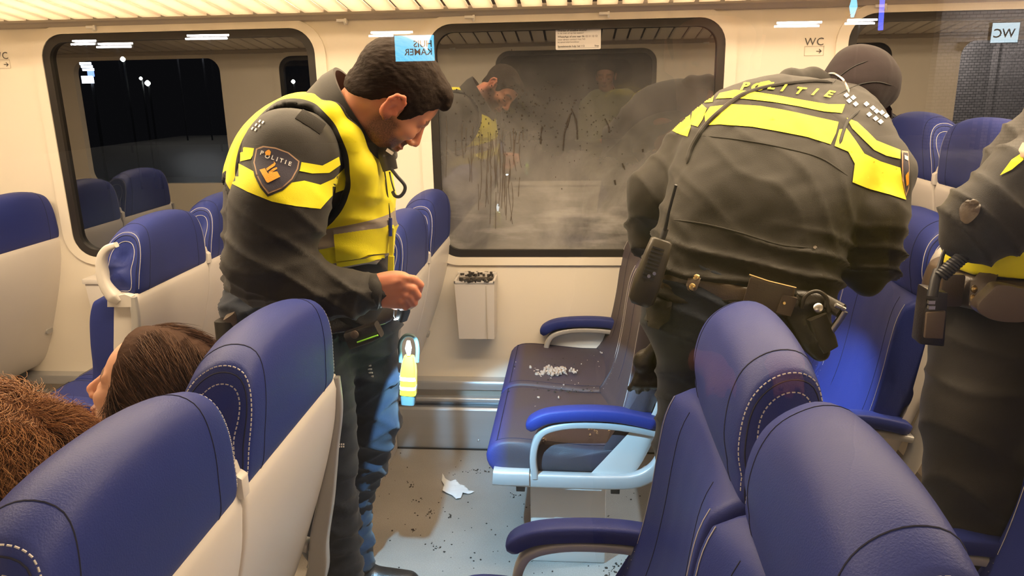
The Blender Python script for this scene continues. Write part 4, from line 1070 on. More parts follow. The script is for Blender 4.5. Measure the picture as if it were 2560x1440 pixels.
# ---------------------------------------------------------------- officer bending over with his back to us
def officer_bending():
    root = empty('person', (.48, 1.85, 0), 'police officer with dark cap seen from behind, bending over the seats', 'person')
    P3 = lambda t: at(t[0], t[1], t[2])
    # level: left point, right point (px, py, depth), radius
    lv = [((1712, 770, 1.80), (1925, 800, 1.80), .085), ((1722, 700, 1.82), (1965, 740, 1.80), .098), ((1752, 610, 1.84), (1975, 655, 1.82), .096), ((1786, 500, 1.88), (2010, 550, 1.85), .100),
          ((1808, 400, 1.95), (2070, 450, 1.91), .100), ((1835, 325, 2.03), (2140, 385, 1.98), .088), ((1905, 275, 2.11), (2130, 315, 2.08), .072), ((2000, 262, 2.18), (2110, 275, 2.18), .058)]
    J = Solid(); J.slab([(P3(a), P3(b), r) for a, b, r in lv], 3, .05)
    # left arm: elbow out to the side, forearm going in front of him
    J.chain([at(1830, 335, 2.03), at(1740, 385, 2.06), at(1648, 490, 2.05), at(1640, 570, 2.12), at(1740, 640, 2.25)], [.085, .078, .082, .070, .05], .04)
    # right arm hanging forward and down
    J.chain([at(2140, 400, 1.96), at(2195, 440, 1.92), at(2178, 560, 1.86), at(2172, 645, 1.86), at(2165, 600, 2.05), at(2140, 570, 2.25)], [.085, .083, .082, .078, .060, .045], .03)
    def jd(V):
        lo = sm(V[:, 2], 1.28, 1.15)
        return .017*ridges(V, (.25, .3, 1), 58, 3)*lo+.008*wnoise(V, 14, 5)+.004*ridges(V, (.7, .1, .7), 34, 12)+.005*ridges(V, (.8, .2, .5), 48, 7)*sm(np.abs(V[:, 0]-.52), .22, .32)
    jac = solid_obj('jacket', J, .0085, MT['uniform'], root, disp=jd, smooth=2); jb = bvh_of(jac)
    # body inside: skin of neck and hands, one piece
    S = Solid()
    R = frame((.62, .60, -.50), (.44, .18, .88)); hc = at(2140, 246, 2.30); HS = 1.08
    add_head(S, hc, R, HS, ears=False)
    S.cone(hc+R@V3(-.04, 0, -.03), at(2060, 300, 2.15), .06, .065, .03)
    core = [at(2040, 330, 2.10), at(1940, 480, 1.95), at(1870, 650, 1.85), at(1840, 800, 1.80)]
    S.chain(core, [.07, .08, .08, .08], .04)
    S.chain([core[0], at(1740, 400, 2.06), at(1655, 530, 2.08), at(1740, 640, 2.25), at(1790, 660, 2.36)], [.05, .045, .04, .032, .028], .03)
    S.chain([core[0], at(2185, 450, 1.92), at(2168, 640, 1.87), at(2080, 640, 2.25), at(2050, 650, 2.33)], [.05, .045, .04, .032, .028], .03)
    for c_ in (at(1800, 665, 2.38), at(2045, 655, 2.36)):
        S.ell(c_, (.035, .045, .022), k=.012)
        for i in range(4): b = c_+V3(-.028+.019*i, .030, 0); S.chain([b, b+V3(0, .03, -.008), b+V3(0, .042, -.034)], [.0095, .0085, .0078], .004)
        S.chain([c_+V3(-.03, 0, 0), c_+V3(-.055, .02, -.01), c_+V3(-.045, .045, -.02)], [.012, .0105, .009], .005)
    hips = [at(1750, 850, 1.80), at(1870, 860, 1.80)]
    an = [V3(.30, 1.80, .09), V3(.52, 1.86, .09)]
    for h_, a in zip(hips, an): S.chain([core[-1], h_, (h_+a)/2+V3(-.0, .0, .03), a, a+V3(.02, .14, -.04)], [.08, .07, .05, .035, .03], .03)
    solid_obj('body', S, .0055, MT['skin'], root, smooth=1, attrs=face_attrs(hc, R, HS))
    # cap: crown, band and peak
    Cc = Solid(); Cc.ell(hc+R@V3(-.012, 0, .052), np.array([.108, .090, .082])*HS, R, .02); Cc.ell(hc+R@V3(-.035, 0, .01), np.array([.088, .084, .070])*HS, R, .02)
    cc = hc+R@V3(0, 0, -.045)
    Cc.cut(lambda P_: -((P_-cc)@R[:, 2])+.25*((P_-cc)@R[:, 0]), .006)
    cap = solid_obj('cap', Cc, .006, MT['cap'], root, disp=lambda V: .004*wnoise(V, 22, 8))
    mb = MB(); 
    pk = [hc+R@V3(.070+.085*cos(t)*1.0, .074*sin(t)*1.0, .018-.030*max(0, cos(t))) for t in np.linspace(-pi/2, pi/2, 15)]
    ba = [hc+R@V3(.070*cos(t)+.02, .074*sin(t), .022) for t in np.linspace(-pi/2, pi/2, 15)]
    v = [tuple(p) for p in ba+pk]+[tuple(p-R[:, 2]*.005) for p in ba+pk]; f = []
    for i in range(14): f += [(i, i+1, 16+i, 15+i), (45+i, 46+i, 31+i, 30+i), (15+i, 16+i, 46+i, 45+i)]
    mb.add(v, f); fit(mb.build('cap_peak', MT['cap'], None), cap); cap.children[0].parent = cap
    cap.children[0].matrix_parent_inverse = Matrix.Identity(4)
    # soft hood of the jacket lying round the neck
    V = []; Hh = Solid(); pts = [(1938, 222, 2.14), (1975, 202, 2.20), (2030, 200, 2.26), (2080, 222, 2.26), (2130, 262, 2.20), (2175, 290, 2.12)]
    Hh.chain([at(*p) for p in pts], [.022, .030, .032, .032, .028, .018], .02)
    solid_obj('jacket_collar', Hh, .006, MT['uniform'], root, smooth=2)
    # sling of the camera bag over the back
    def cord(name, pxs, r_, mt, bv, off=.004, flat=None):
        P_ = [hit(x, y, bv, off) for x, y in catmull([(a, b, 0)[:2] for a, b in pxs], 6)]; P_ = [p for p in P_ if p is not None]
        mb = MB(); mb.tube(P_, [(r_ if flat is None else 1.0)*min(1, .15+min(i, len(P_)-1-i)*.4) for i in range(len(P_))], 8, flat=flat); return fit(mb.build(name, mt, None), root)
    cb_ = bvh_of(cap)
    for nm_, pp, r_, m_ in (('cap_seam', [(2078, 212), (2100, 190), (2135, 166), (2170, 152)], .0016, 'black_trim'), ('cap_seam', [(2092, 238), (2140, 214), (2190, 205), (2232, 214)], .0016, 'black_trim'), ('cap_strap', [(2052, 190), (2082, 184), (2104, 196), (2116, 214), (2122, 232)], .0035, 'steel')):
        cord(nm_, pp, r_, MT[m_], [cb_, jb], .001)
    cord('shoulder_sling', [(1716, 410), (1724, 378), (1738, 350), (1762, 315), (1800, 278), (1850, 240), (1900, 222), (1960, 210), (2030, 203), (2082, 206)], .006, MT['uniform'], [jb], .006)
    # print on the back and sleeves
    Y2 = MT['hivis2']; st_ = lambda poly, nm='back_band', o=.0018: strip_on(nm, poly, [jb], Y2, root, 12 if nm == 'back_band' else 3.5, o, False)
    st_([(1800, 234), (1836, 226), (1880, 230), (1945, 240), (2010, 252), (2070, 262), (2112, 262), (2104, 284), (2060, 280), (2000, 268), (1930, 256), (1870, 249), (1830, 246), (1790, 248)])
    st_([(1762, 288), (1776, 268), (1830, 262), (1900, 266), (1970, 278), (2040, 294), (2096, 306), (2089, 335), (2076, 362), (2020, 344), (1950, 330), (1880, 318), (1800, 312), (1765, 314)])
    st_([(1745, 246), (1786, 236), (1782, 256), (1760, 258)], 'sleeve_band')
    st_([(1736, 262), (1750, 258), (1768, 272), (1757, 300), (1745, 318), (1726, 312)], 'sleeve_band')
    st_([(1676, 326), (1700, 304), (1727, 288), (1728, 318), (1720, 342), (1700, 336)], 'sleeve_band')
    st_([(2116, 296), (2142, 306), (2168, 330), (2190, 352), (2220, 364), (2250, 376), (2250, 398), (2215, 390), (2185, 376), (2160, 352), (2130, 322)], 'sleeve_band')
    st_([(2098, 325), (2116, 322), (2138, 352), (2160, 385), (2200, 404), (2250, 420), (2256, 460), (2264, 500), (2220, 486), (2170, 472), (2130, 456), (2136, 410), (2120, 380), (2086, 366)], 'sleeve_band')
    # lettering, crest and rank marks
    def T3(cx, cy, ang, sx=1.0, shx=0.0):
        c_, s_ = cos(ang), sin(ang); return lambda x, y: (cx+(x*sx+y*shx)*c_+y*s_, cy+(x*sx+y*shx)*s_-y*c_)
    for ch, cx, cy, a in (('P', 1862, 219, -4), ('L', 1930, 218, 2), ('I', 1958, 223, 5), ('T', 1998, 230, 7), ('I', 2036, 233, 9), ('E', 2072, 238, 12)):
        me = grid_cut(text_mesh(ch, 24, bold=.8), 3); lay_on('back_lettering', me, [jb], Y2, root, .0032, to_px=T3(cx, cy, radians(a), 1.5, .65))
    me = grid_cut(text_mesh('O', 26, bold=1.2), 3); lay_on('back_lettering', me, [jb], Y2, root, .0025, to_px=T3(1896, 220, 0, 1.7, .5))
    strip_on('back_crest', [(1892, 222), (1900, 208), (1922, 204), (1930, 210), (1918, 222), (1904, 226)], [jb], Y2, root, 8, .003, False)
    for i, (x, y) in enumerate(((2115, 240), (2132, 246), (2122, 254), (2138, 262), (2165, 262), (2181, 272), (2190, 280), (2172, 288), (2203, 283), (2188, 298), (2214, 291), (2200, 306))):
        strip_on('rank_mark', [(x-7, y-1), (x+1, y-7), (x+8, y), (x, y+6)], [jb], MT['silver_print'], root, 8, .002, False)
    cord('shoulder_piping', [(2098, 365), (2108, 330), (2122, 300), (2150, 275)], .0045, MT['black_trim'], [jb], .001)
    # badge on the right sleeve, seen edge-on
    strip_on('sleeve_badge', [(2252, 378), (2268, 380), (2271, 420), (2270, 470), (2262, 492), (2254, 450)], [jb], MT['patch_rim'], root, 6, .003, False)
    strip_on('badge_field', [(2255, 383), (2266, 385), (2269, 420), (2267, 468), (2262, 484), (2257, 445)], [jb], MT['patch_navy'], root, 6, .004, False)
    strip_on('badge_emblem', [(2260, 440), (2267, 430), (2268, 460), (2262, 466)], [jb], MT['gold'], root, 6, .005, False)
    strip_on('badge_letter', [(2257, 390), (2266, 394), (2266, 404), (2258, 400)], [jb], MT['lettering'], root, 6, .005, False)
    # trousers
    T = Solid()
    T.slab([(at(1735, 705, 1.82), at(1905, 735, 1.82), .115), (at(1732, 800, 1.80), at(1880, 820, 1.80), .112)], 3, .04)
    for h_, a in zip(hips, an): T.chain([h_+V3(0, 0, .03), (h_*2+a)/3, (h_+a*2)/3, a+V3(0, 0, .04)], [.108, .096, .082, .080], .035)
    tro = solid_obj('trousers', T, .009, MT['uniform_navy'], root, disp=lambda V: .009*ridges(V, (.5, .1, 1), 40, 6), smooth=2); tb = bvh_of(tro)
    for a in an:
        B = Solid(); B.cone(a+V3(0, 0, .08), a+V3(0, 0, -.02), .056, .054, .02); B.cone(a+V3(0, -.01, -.035), a+V3(.02, .17, -.045), .05, .042, .03)
        B.cut(lambda P_: .004-P_[..., 2], .004); solid_obj('boot', B, .010, MT['leather_black'], root)
    # belt with keepers
    G = Solid(); G.slab([(at(1728, 700, 1.82), at(1905, 738, 1.80), .121)], 2, .03)
    b0, b1 = at(1700, 690, 1.70), at(1950, 730, 1.70); sl = (b1[2]-b0[2])/(b1[0]-b0[0])
    G.cut(lambda P_: np.abs(P_[..., 2]-(b0[2]-.025+sl*(P_[..., 0]-b0[0])))-.026, .004)
    belt = solid_obj('belt', G, .006, MT['leather_brown'], root); gb = bvh_of(belt); allb = [gb, tb, jb]
    k = strip_on('belt_keeper', [(1722, 690), (1732, 680), (1752, 684), (1752, 696), (1742, 722), (1732, 730), (1720, 724), (1716, 712)], [gb], MT['pouch_grey'], root, 6, .006, False)
    for x, y in ((1741, 695), (1731, 717)):
        p = hit(x, y, [gb], .006); mb = MB(); mb.lathe([(.0085, 0), (.0085, .003), (.004, .006), (.001, .0065)], p, -_fwd, 14); fit(mb.build('snap_button', MT['brass'], None), root)
    # handheld radio on the left hip
    top, bot = at(1655, 598, 1.72), at(1598, 762, 1.70); ax = unit(top-bot); side = unit(np.cross(ax, _fwd))
    mb = MB(); mb.tube([bot-ax*.0, bot+ax*.012, bot+(top-bot)*.35, bot+(top-bot)*.75, top-ax*.004, top], [.62, .95, 1, .88, .78, .6], 16, flat=(.032, .020), nrm=tuple(-_fwd))
    rd = fit(mb.build('radio', MT['radio'], None, sharp=60), root)
    mb = MB()
    for k_ in range(9):
        c_ = bot+(top-bot)*(.40+.055*k_)-_fwd*.019+side*.004; mb.box(c_, (.014, .002, .0022), R=Matrix(np.stack([side, -_fwd, ax], 1).tolist()))
    mb.build('speaker_grille', MT['dark_plastic'], rd); 
    mb = MB(); mb.tube([top, top+ax*.025], .0075, 10); mb.tube([top+ax*.02, at(1672, 530, 1.67), at(1690, 462, 1.65)], [.0048, .0034, .0034], 8); mb.build('antenna', MT['dark_plastic'], rd)
    mb = MB(); p = at(1622, 690, 1.675)
    for q in (0, .012): mb.lathe([(.004, 0), (.004, .003)], p+V3(q, 0, q*.5), (0, -1, 0), 8)
    mb.build('knob', MT['steel'], rd)
    # black gloves clipped to the thigh
    Gl = Solid(); c0 = at(1612, 905, 1.84)
    Gl.ell(c0, (.030, .022, .034), k=.02)
    for i in range(5): a = at(1600+i*9, 925, 1.84); Gl.chain([a, a+V3((i-2)*.006, -.004, -.035), a+V3((i-2)*.012, .004, -.062+.008*abs(i-1))], [.012, .0105, .009], .006)
    Gl.chain([at(1612, 905, 1.84), at(1640, 860, 1.83)], [.02, .012], .01)
    solid_obj('glove', Gl, .005, MT['leather_black'], root, disp=lambda V: .002*wnoise(V, 60, 2))
    # pocket flap on the thigh
    strip_on('pocket_flap', [(1618, 748), (1640, 742), (1682, 758), (1676, 800), (1650, 822), (1624, 812)], [tb], MT['uniform'], root, 9, .006, False)
    # dark leather pouch and holster with pistol on the right hip
    mb = MB(); c0, c1 = at(1890, 720, 1.66), at(1925, 800, 1.66)
    mb.add([at(1876, 690, 1.665), at(1988, 720, 1.665), at(1975, 790, 1.665), at(1850, 775, 1.665), at(1880, 690, 1.71), at(1992, 722, 1.71), at(1978, 792, 1.71), at(1855, 777, 1.71)],
           [(0, 1, 2, 3), (7, 6, 5, 4), (0, 4, 5, 1), (1, 5, 6, 2), (2, 6, 7, 3), (3, 7, 4, 0)])
    fit(mb.build('pouch', MT['leather_brown'], None, bevel=.006, sharp=50), root)
    mb = MB(); mb.tube([at(1873, 687, 1.662), at(1920, 703, 1.660), at(1990, 720, 1.664)], .0024, 6); fit(mb.build('pouch_edge', MT['brass'], None), root)
    Hs = Solid(); Hs.chain([at(1990, 770, 1.70), at(2035, 850, 1.68)], [.036, .030], .02, (V3(0, 1, 0), .6)); Hs.chain([at(1975, 752, 1.70), at(2040, 752, 1.70)], [.030, .028], .02)
    Hs.chain([at(2035, 845, 1.68), at(2050, 880, 1.68)], [.026, .022], .02)
    hol = solid_obj('holster', Hs, .005, MT['leather_black'], root, smooth=2)
    mb = MB(); mb.tube([at(1975, 740, 1.665), at(1958, 785, 1.665)], 1, 12, flat=(.017, .006), nrm=tuple(-_fwd)); o = mb.build('holster_strap', MT['pouch_grey'], hol); 
    mb = MB(); mb.lathe([(.004, 0), (.003, .003)], at(1960, 758, 1.655), -_fwd, 10); mb.build('snap_button', MT['brass'], hol)
    mb = MB()   # pistol: grip, slide, hammer, trigger guard
    g0, g1 = at(2048, 745, 1.69), at(2096, 770, 1.66)
    mb.tube([at(2040, 790, 1.67), at(2062, 850, 1.67), at(2072, 872, 1.67)], [1, 1.05, .9], 12, flat=(.022, .015), nrm=tuple(-_fwd))
    mb.tube([at(1998, 745, 1.70), at(2060, 752, 1.69), at(2104, 778, 1.66)], 1, 12, flat=(.016, .014), nrm=tuple(-_fwd))
    mb.tube(catmull([at(2004, 770, 1.665), at(2014, 740, 1.66), at(2042, 728, 1.66), at(2066, 745, 1.66), at(2072, 780, 1.66)], 5), .0045, 8)
    pist = fit(mb.build('pistol', MT['radio'], None, sharp=50), root)
    mb = MB(); mb.tube([at(2112, 778, 1.655), at(2098, 800, 1.66), at(2078, 828, 1.665)], 1, 10, flat=(.007, .005), nrm=tuple(-_fwd)); mb.tube([at(2088, 762, 1.655), at(2112, 774, 1.655)], .005, 8); mb.build('magazine_plate', MT['steel'], pist)
    mb = MB(); mb.lathe([(.010, 0), (.010, .012), (.006, .014)], at(2046, 772, 1.655), (-.3, -.8, .5), 14); mb.build('hammer', MT['steel'], pist)
    strip_on('jacket_snap', [(2032, 615), (2038, 613), (2041, 619), (2036, 624), (2031, 621)], [jb], MT['pouch_grey'], root, 8, .003, False)
    cord('hem_seam', [(1672, 548), (1760, 560), (1850, 582), (1950, 612), (2032, 620)], .0022, MT['uniform'], [jb], .0)
    cord('yoke_seam', [(1744, 338), (1850, 350), (1950, 368), (2050, 395), (2120, 440)], .002, MT['uniform'], [jb], .0)
    return jb, tb
oB_j, oB_t = officer_bending()

# ---------------------------------------------------------------- officer at the right edge
def officer_edge():
    root = empty('person', (1.02, 1.72, 0), 'police officer in dark uniform cut off by the right edge, radio on the hip', 'person')
    S = Solid(); J = Solid()
    ch, neck = at(2680, 520, 1.72), at(2700, 300, 1.72)
    pel = at(2600, 900, 1.70)
    # jacket: folded arm with the elbow to the left, torso beside it
    J.chain([at(2690, 360, 1.62), at(2560, 450, 1.55), at(2446, 540, 1.52), at(2450, 575, 1.52), at(2560, 545, 1.50), at(2720, 540, 1.50)], [.085, .072, .060, .062, .055, .045], .03)
    J.slab([(at(2600, 700, 1.68), at(2760, 700, 1.72), .105), (at(2590, 560, 1.70), at(2770, 560, 1.72), .11), (at(2610, 430, 1.72), at(2760, 430, 1.74), .11), (at(2660, 340, 1.73), at(2740, 340, 1.74), .08)], 3, .04)
    J.chain([at(2760, 380, 1.8), at(2820, 520, 1.85), at(2760, 600, 1.62)], [.09, .075, .05], .04)
    jac = solid_obj('jacket', J, .008, MT['uniform'], root, disp=lambda V: .009*ridges(V, (.8, 0, .7), 55, 4)+.003*wnoise(V, 20, 2), smooth=2); jb = bvh_of(jac)
    R = frame((-.75, .45, -.45), (-.3, .2, .9)); hc = at(2800, 190, 1.80)
    add_head(S, hc, R, 1.05); S.cone(hc+R@V3(-.03, 0, -.03), neck, .06, .065, .03)
    S.chain([neck, ch, pel], [.065, .08, .08], .04)
    S.chain([ch, at(2560, 450, 1.56), at(2452, 560, 1.53), at(2720, 545, 1.50)], [.05, .045, .038, .028], .03)
    S.ell(at(2750, 545, 1.50), (.045, .022, .04), k=.012)
    for i in range(4): b = at(2775, 530+i*14, 1.50); S.chain([b, b+V3(.03, -.006, 0), b+V3(.045, .012, -.004)], [.0095, .009, .008], .004)
    S.chain([at(2745, 520, 1.49), at(2765, 500, 1.47)], [.012, .010], .006)
    a1, a2 = V3(.97, 1.66, .09), V3(1.14, 1.84, .09)
    S.chain([pel, at(2520, 950, 1.66), a1], [.08, .07, .04], .03); S.chain([pel, at(2650, 950, 1.78), a2], [.08, .07, .04], .03)
    solid_obj('body', S, .007, MT['skin'], root, attrs=face_attrs(hc, R, 1.05))
    hair_cap('hair', hc, R, 1.05, lambda x, y: np.interp(x, [-.16, -.05, .0, .03, .08, .2], [-.05, -.04, 0, .03, .06, .07]), .005, MT['hair_dark'], root, .006)
    T = Solid()
    T.slab([(at(2520, 800, 1.70), at(2690, 800, 1.74), .125), (at(2490, 900, 1.68), at(2680, 900, 1.76), .125)], 3, .04)
    T.chain([at(2480, 880, 1.66), at(2450, 1020, 1.63), at(2440, 1180, 1.62), a1+V3(0, 0, .05)], [.115, .112, .104, .075], .03)
    T.chain([at(2650, 900, 1.78), at(2640, 1150, 1.8), a2+V3(0, 0, .05)], [.11, .09, .075], .03)
    tro = solid_obj('trousers', T, .009, MT['uniform'], root, disp=lambda V: .008*ridges(V, (.4, .2, 1), 36, 9)+.004*wnoise(V, 16, 1), smooth=2); tb = bvh_of(tro)
    for a in (a1, a2):
        B = Solid(); B.cone(a+V3(0, 0, .08), a+V3(0, 0, -.02), .056, .054, .02); B.cone(a+V3(0, 0, -.035), a+V3(.04, .16, -.045), .05, .042, .03)
        B.cut(lambda P_: .004-P_[..., 2], .004); solid_obj('boot', B, .010, MT['leather_black'], root)
    # vest hem below the arm
    W = Solid(); W.slab([(at(2515, 655, 1.63), at(2740, 655, 1.68), .105), (at(2520, 600, 1.63), at(2740, 600, 1.68), .10)], 3, .04)
    W.cut(lambda P_: at(2500, 690, 1.55)[2]+.10*(P_[..., 0]-at(2500, 690, 1.55)[0])*0-P_[..., 2], .004)
    vest = solid_obj('hi_vis_vest', W, .006, MT['hivis'], root, disp=lambda V: .004*ridges(V, (1, 0, .3), 40, 2)); vb = bvh_of(vest)
    # equipment belt
    G = Solid(); G.slab([(at(2500, 735, 1.65), at(2700, 735, 1.72), .150)], 2, .03)
    zc_ = at(2480, 735, 1.55)[2]; G.cut(lambda P_: np.abs(P_[..., 2]-zc_)-.034, .004)
    belt = solid_obj('belt', G, .007, MT['leather_brown'], root); gb = bvh_of(belt); bs = [gb, tb, vb, jb]
    strip_on('belt_keeper', [(2432, 708), (2452, 690), (2492, 682), (2500, 690), (2476, 730), (2470, 762), (2448, 768), (2428, 760)], [gb, tb], MT['leather_brown'], root, 8, .012, False)
    for x, y in ((2437, 723), (2434, 746)):
        p = hit(x, y, bs, .014); mb = MB(); mb.lathe([(.0085, 0), (.0085, .003), (.004, .006), (.001, .0065)], p, -_fwd, 14); fit(mb.build('snap_button', MT['brass'], None), root)
    p = hit(2388, 742, bs, .012)
    if p is None: p = at(2388, 742, 1.54)
    mb = MB(); mb.lathe([(.0085, 0), (.0085, .003), (.004, .006), (.001, .0065)], p, -_fwd, 14); fit(mb.build('snap_button', MT['patch_rim'], None), root)
    mb = MB(); mb.prism(rrect(0, 0, .022, .034, .006, 4), -.006, .006); o = mb.build('belt_loop', MT['leather_brown'], None, bevel=.002); o.data.transform(Matrix.Translation(Vector(at(2378, 725, 1.56)))); fit(o, root)
    # flap pouch with rounded lower edge
    fl = [(2500, 712), (2560, 722), (2600, 735), (2590, 790), (2560, 806), (2510, 806), (2470, 796), (2444, 776), (2450, 756), (2476, 730)]
    mb = MB(); d0, d1 = 1.475, 1.505; n = len(fl); P0 = [at(x, y, d0) for x, y in catmull([(a, b) for a, b in fl], 4, True)]; P1 = [at(x, y, d0)+V3(0, d1-d0, 0) for x, y in catmull([(a, b) for a, b in fl], 4, True)]
    n = len(P0); mb.add(P0+P1, [(i, (i+1) % n, n+(i+1) % n, n+i) for i in range(n)]+[tuple(range(n-1, -1, -1)), tuple(range(n, 2*n))]); fit(mb.build('pouch', MT['pouch_grey'], None, bevel=.004, sharp=50), root)
    mb = MB(); mb.tube([at(2468, 718, 1.50), at(2486, 722, 1.495)], .0045, 8); fit(mb.build('red_pen', MT['red'], None), root)
    # radio in its leather holster with antenna and coiled cord
    cr = [at(2318, 722, 1.50), at(2372, 732, 1.50), at(2362, 868, 1.50), at(2300, 862, 1.50)]
    cr += [p+V3(0, .045, 0) for p in cr]
    mb = MB(); mb.add(cr, [(0, 1, 2, 3), (7, 6, 5, 4), (0, 4, 5, 1), (1, 5, 6, 2), (2, 6, 7, 3), (3, 7, 4, 0)]); rd = fit(mb.build('radio_holster', MT['leather_black'], None, bevel=.005, sharp=50), root)
    fr = [at(2318, 782, 1.493), at(2366, 778, 1.493), at(2358, 848, 1.493), at(2312, 846, 1.493)]; fr += [p+V3(0, .01, 0) for p in fr]
    mb = MB(); mb.add(fr, [(0, 1, 2, 3), (7, 6, 5, 4), (0, 4, 5, 1), (1, 5, 6, 2), (2, 6, 7, 3), (3, 7, 4, 0)]); mb.build('holster_front', MT['pouch_grey'], rd, bevel=.003, sharp=50)
    mb = MB(); 
    for y in (755, 768): mb.box(at(2328, y, 1.49), (.006, .004, .0035))
    mb.build('radio_buttons', MT['steel'], rd)
    mb = MB(); mb.tube([at(2330, 742, 1.492), at(2338, 700, 1.50), at(2346, 676, 1.51)], .0095, 10); mb.tube([at(2345, 680, 1.51), at(2356, 640, 1.52), at(2378, 585, 1.53)], [.0055, .004, .0032], 8); mb.build('antenna', MT['dark_plastic'], rd)
    a, b = at(2352, 690, 1.50), at(2425, 625, 1.50); ax = b-a; L = np.linalg.norm(ax); ax = ax/L; u = unit(np.cross(ax, (0, 1, 0))); w = np.cross(ax, u); pts = []
    for k in range(12*10+1): t = k/(12*10); th = 2*pi*k/10; pts.append(a+ax*L*t+u*.011*cos(th)+w*.011*sin(th))
    mb = MB(); mb.tube(pts, .0034, 6); mb.tube([at(2340, 715, 1.50), at(2345, 695, 1.50), pts[0]], .004, 6); mb.build('coiled_cord', MT['dark_plastic'], rd)
    strip_on('sleeve_band', [(2500, 440), (2530, 400), (2560, 380), (2560, 400), (2530, 425)], [jb], MT['hivis'], root, 8, .002, False)
    strip_on('sleeve_badge', [(2546, 375), (2556, 360), (2575, 358), (2575, 400), (2552, 392)], [jb], MT['patch_rim'], root, 7, .003, False)
    sh = strip_on('elbow_patch', [(2400, 520), (2420, 500), (2445, 505), (2450, 530), (2420, 560), (2402, 550)], [jb], MT['leather_brown'], root, 8, .002, True)
    for x, y in ((2282, 1068), (2286, 1075), (2291, 1072)):
        strip_on('trouser_mark', [(x-3, y-3), (x+3, y-3), (x+3, y+3), (x-3, y+3)], [tb], MT['silver_print'], root, 8, .003, False)
    return root
officer_edge()

# ---------------------------------------------------------------- seated passengers
def strands(name, P0, NR, flow, length, rad, mat_, parent, n=7, curl=0.0, cf=60.0, seed=1, lift=.0, sink=.003):
    """many fine locks lying over the head, one mesh, each a thin three-sided tube"""
    rs = np.random.RandomState(seed); m = len(P0); D = flow(P0, NR); D = D-NR*np.sum(D*NR, 1, keepdims=True); D /= np.linalg.norm(D, axis=1, keepdims=True)+1e-9
    SD = np.cross(NR, D); L = length*(.55+.9*rs.rand(m)); ph = (5*wnoise(P0, 30, 21, 1)+rs.rand(m)*1.4) if curl > .002 else rs.rand(m)*6.28
    f = cf*(.8+.4*rs.rand(m)); am = curl*(.5+.9*rs.rand(m)); Q = P0-NR*sink; pts = np.zeros((m, n, 3)); drop = 3.2 if curl < .002 else 1.2; lf = lift*(.3+1.2*rs.rand(m))
    for k in range(n):
        t = k/(n-1); a = f*t*L+ph
        pts[:, k] = Q+D*(L*t)[:, None]+SD*((np.sin(a)-np.sin(ph))*am)[:, None]+NR*((np.cos(a)-np.cos(ph))*am*.8+lf*t*(1-.3*t)-t*t*L*L*drop)[:, None]
    r_ = np.array([.6+.4*math.sin(pi*min(1, .15+k/(n-1)*.85)) for k in range(n)]); r_[-1] = .12
    V = np.zeros((m, n, 3, 3))
    for q in range(3):
        a = 2*pi*q/3; V[:, :, q] = pts+(SD*cos(a)+NR*sin(a))[:, None, :]*(rad*r_)[None, :, None]
    base = (np.arange(m)*n*3)[:, None, None]; kk = (np.arange(n-1)*3)[None, :, None]; qq = np.arange(3)[None, None, :]; q2 = (qq+1) % 3
    Fq = np.stack(np.broadcast_arrays(base+kk+qq, base+kk+q2, base+kk+3+q2, base+kk+3+qq), -1).reshape(-1, 4)
    return fit(mesh_np(name, V.reshape(-1, 3), Fq, mat_, None), parent)
def seated_body(S, hc, R, base, facing=-1):
    nk = hc+V3(.02, 0, -.13); S.cone(hc+R@V3(-.03, 0, -.04), nk, .055, .058, .03)
    ch = V3(base[0], base[1], .86); pel = V3(base[0]-.07, base[1], .60)
    S.chain([nk, ch, pel], [.055, .10, .10], .05)
    for sy in (-1, 1):
        S.chain([ch+V3(0, 0, .06), ch+V3(0, sy*.15, .04), ch+V3(-.02, sy*.17, -.20), ch+V3(-.22, sy*.12, -.24)], [.06, .045, .04, .028], .03)
        S.ell(ch+V3(-.26, sy*.11, -.24), (.045, .03, .018), k=.012)
        for i in range(4): b = ch+V3(-.295, sy*.11-.024+.016*i, -.24); S.chain([b, b+V3(-.03, 0, -.004), b+V3(-.04, 0, -.02)], [.0085, .008, .007], .003)
        S.chain([ch+V3(-.25, sy*.085, -.24), ch+V3(-.285, sy*.065, -.245)], [.011, .009], .005)
        S.chain([pel, pel+V3(-.38, sy*.09, 0), V3(base[0]-.47, base[1]+sy*.09, .09), V3(base[0]-.60, base[1]+sy*.09, .045)], [.09, .065, .04, .032], .03)
def seated_clothes(root, base, col_top, col_leg):
    ch = V3(base[0], base[1], .86); pel = V3(base[0]-.07, base[1], .60)
    J = Solid(); J.chain([ch+V3(0, 0, .10), ch, pel], [.07, .125, .125], .05)
    for sy in (-1, 1): J.chain([ch+V3(0, 0, .06), ch+V3(0, sy*.145, .03), ch+V3(-.02, sy*.165, -.20), ch+V3(-.20, sy*.12, -.24)], [.08, .06, .052, .038], .03)
    solid_obj('jumper', J, .012, col_top, root, disp=lambda V: .006*ridges(V, (.3, .1, 1), 40, 3), smooth=1)
    T = Solid()
    for sy in (-1, 1): T.chain([pel, pel+V3(-.38, sy*.09, 0), V3(base[0]-.47, base[1]+sy*.09, .12)], [.115, .08, .055], .03)
    solid_obj('jeans', T, .012, col_leg, root, smooth=1)
    for sy in (-1, 1):
        B = Solid(); a = V3(base[0]-.47, base[1]+sy*.09, .06); B.cone(a, a+V3(-.13, 0, -.02), .045, .036, .02); B.cut(lambda P_: .004-P_[..., 2], .004); solid_obj('shoe', B, .010, MT['leather_black'], root)
MT['knit_grey'] = cloth_mat('grey_knit', (.10, .10, .11), .9, .3, 300)
MT['denim'] = cloth_mat('denim', (.03, .045, .09), .85, .2)
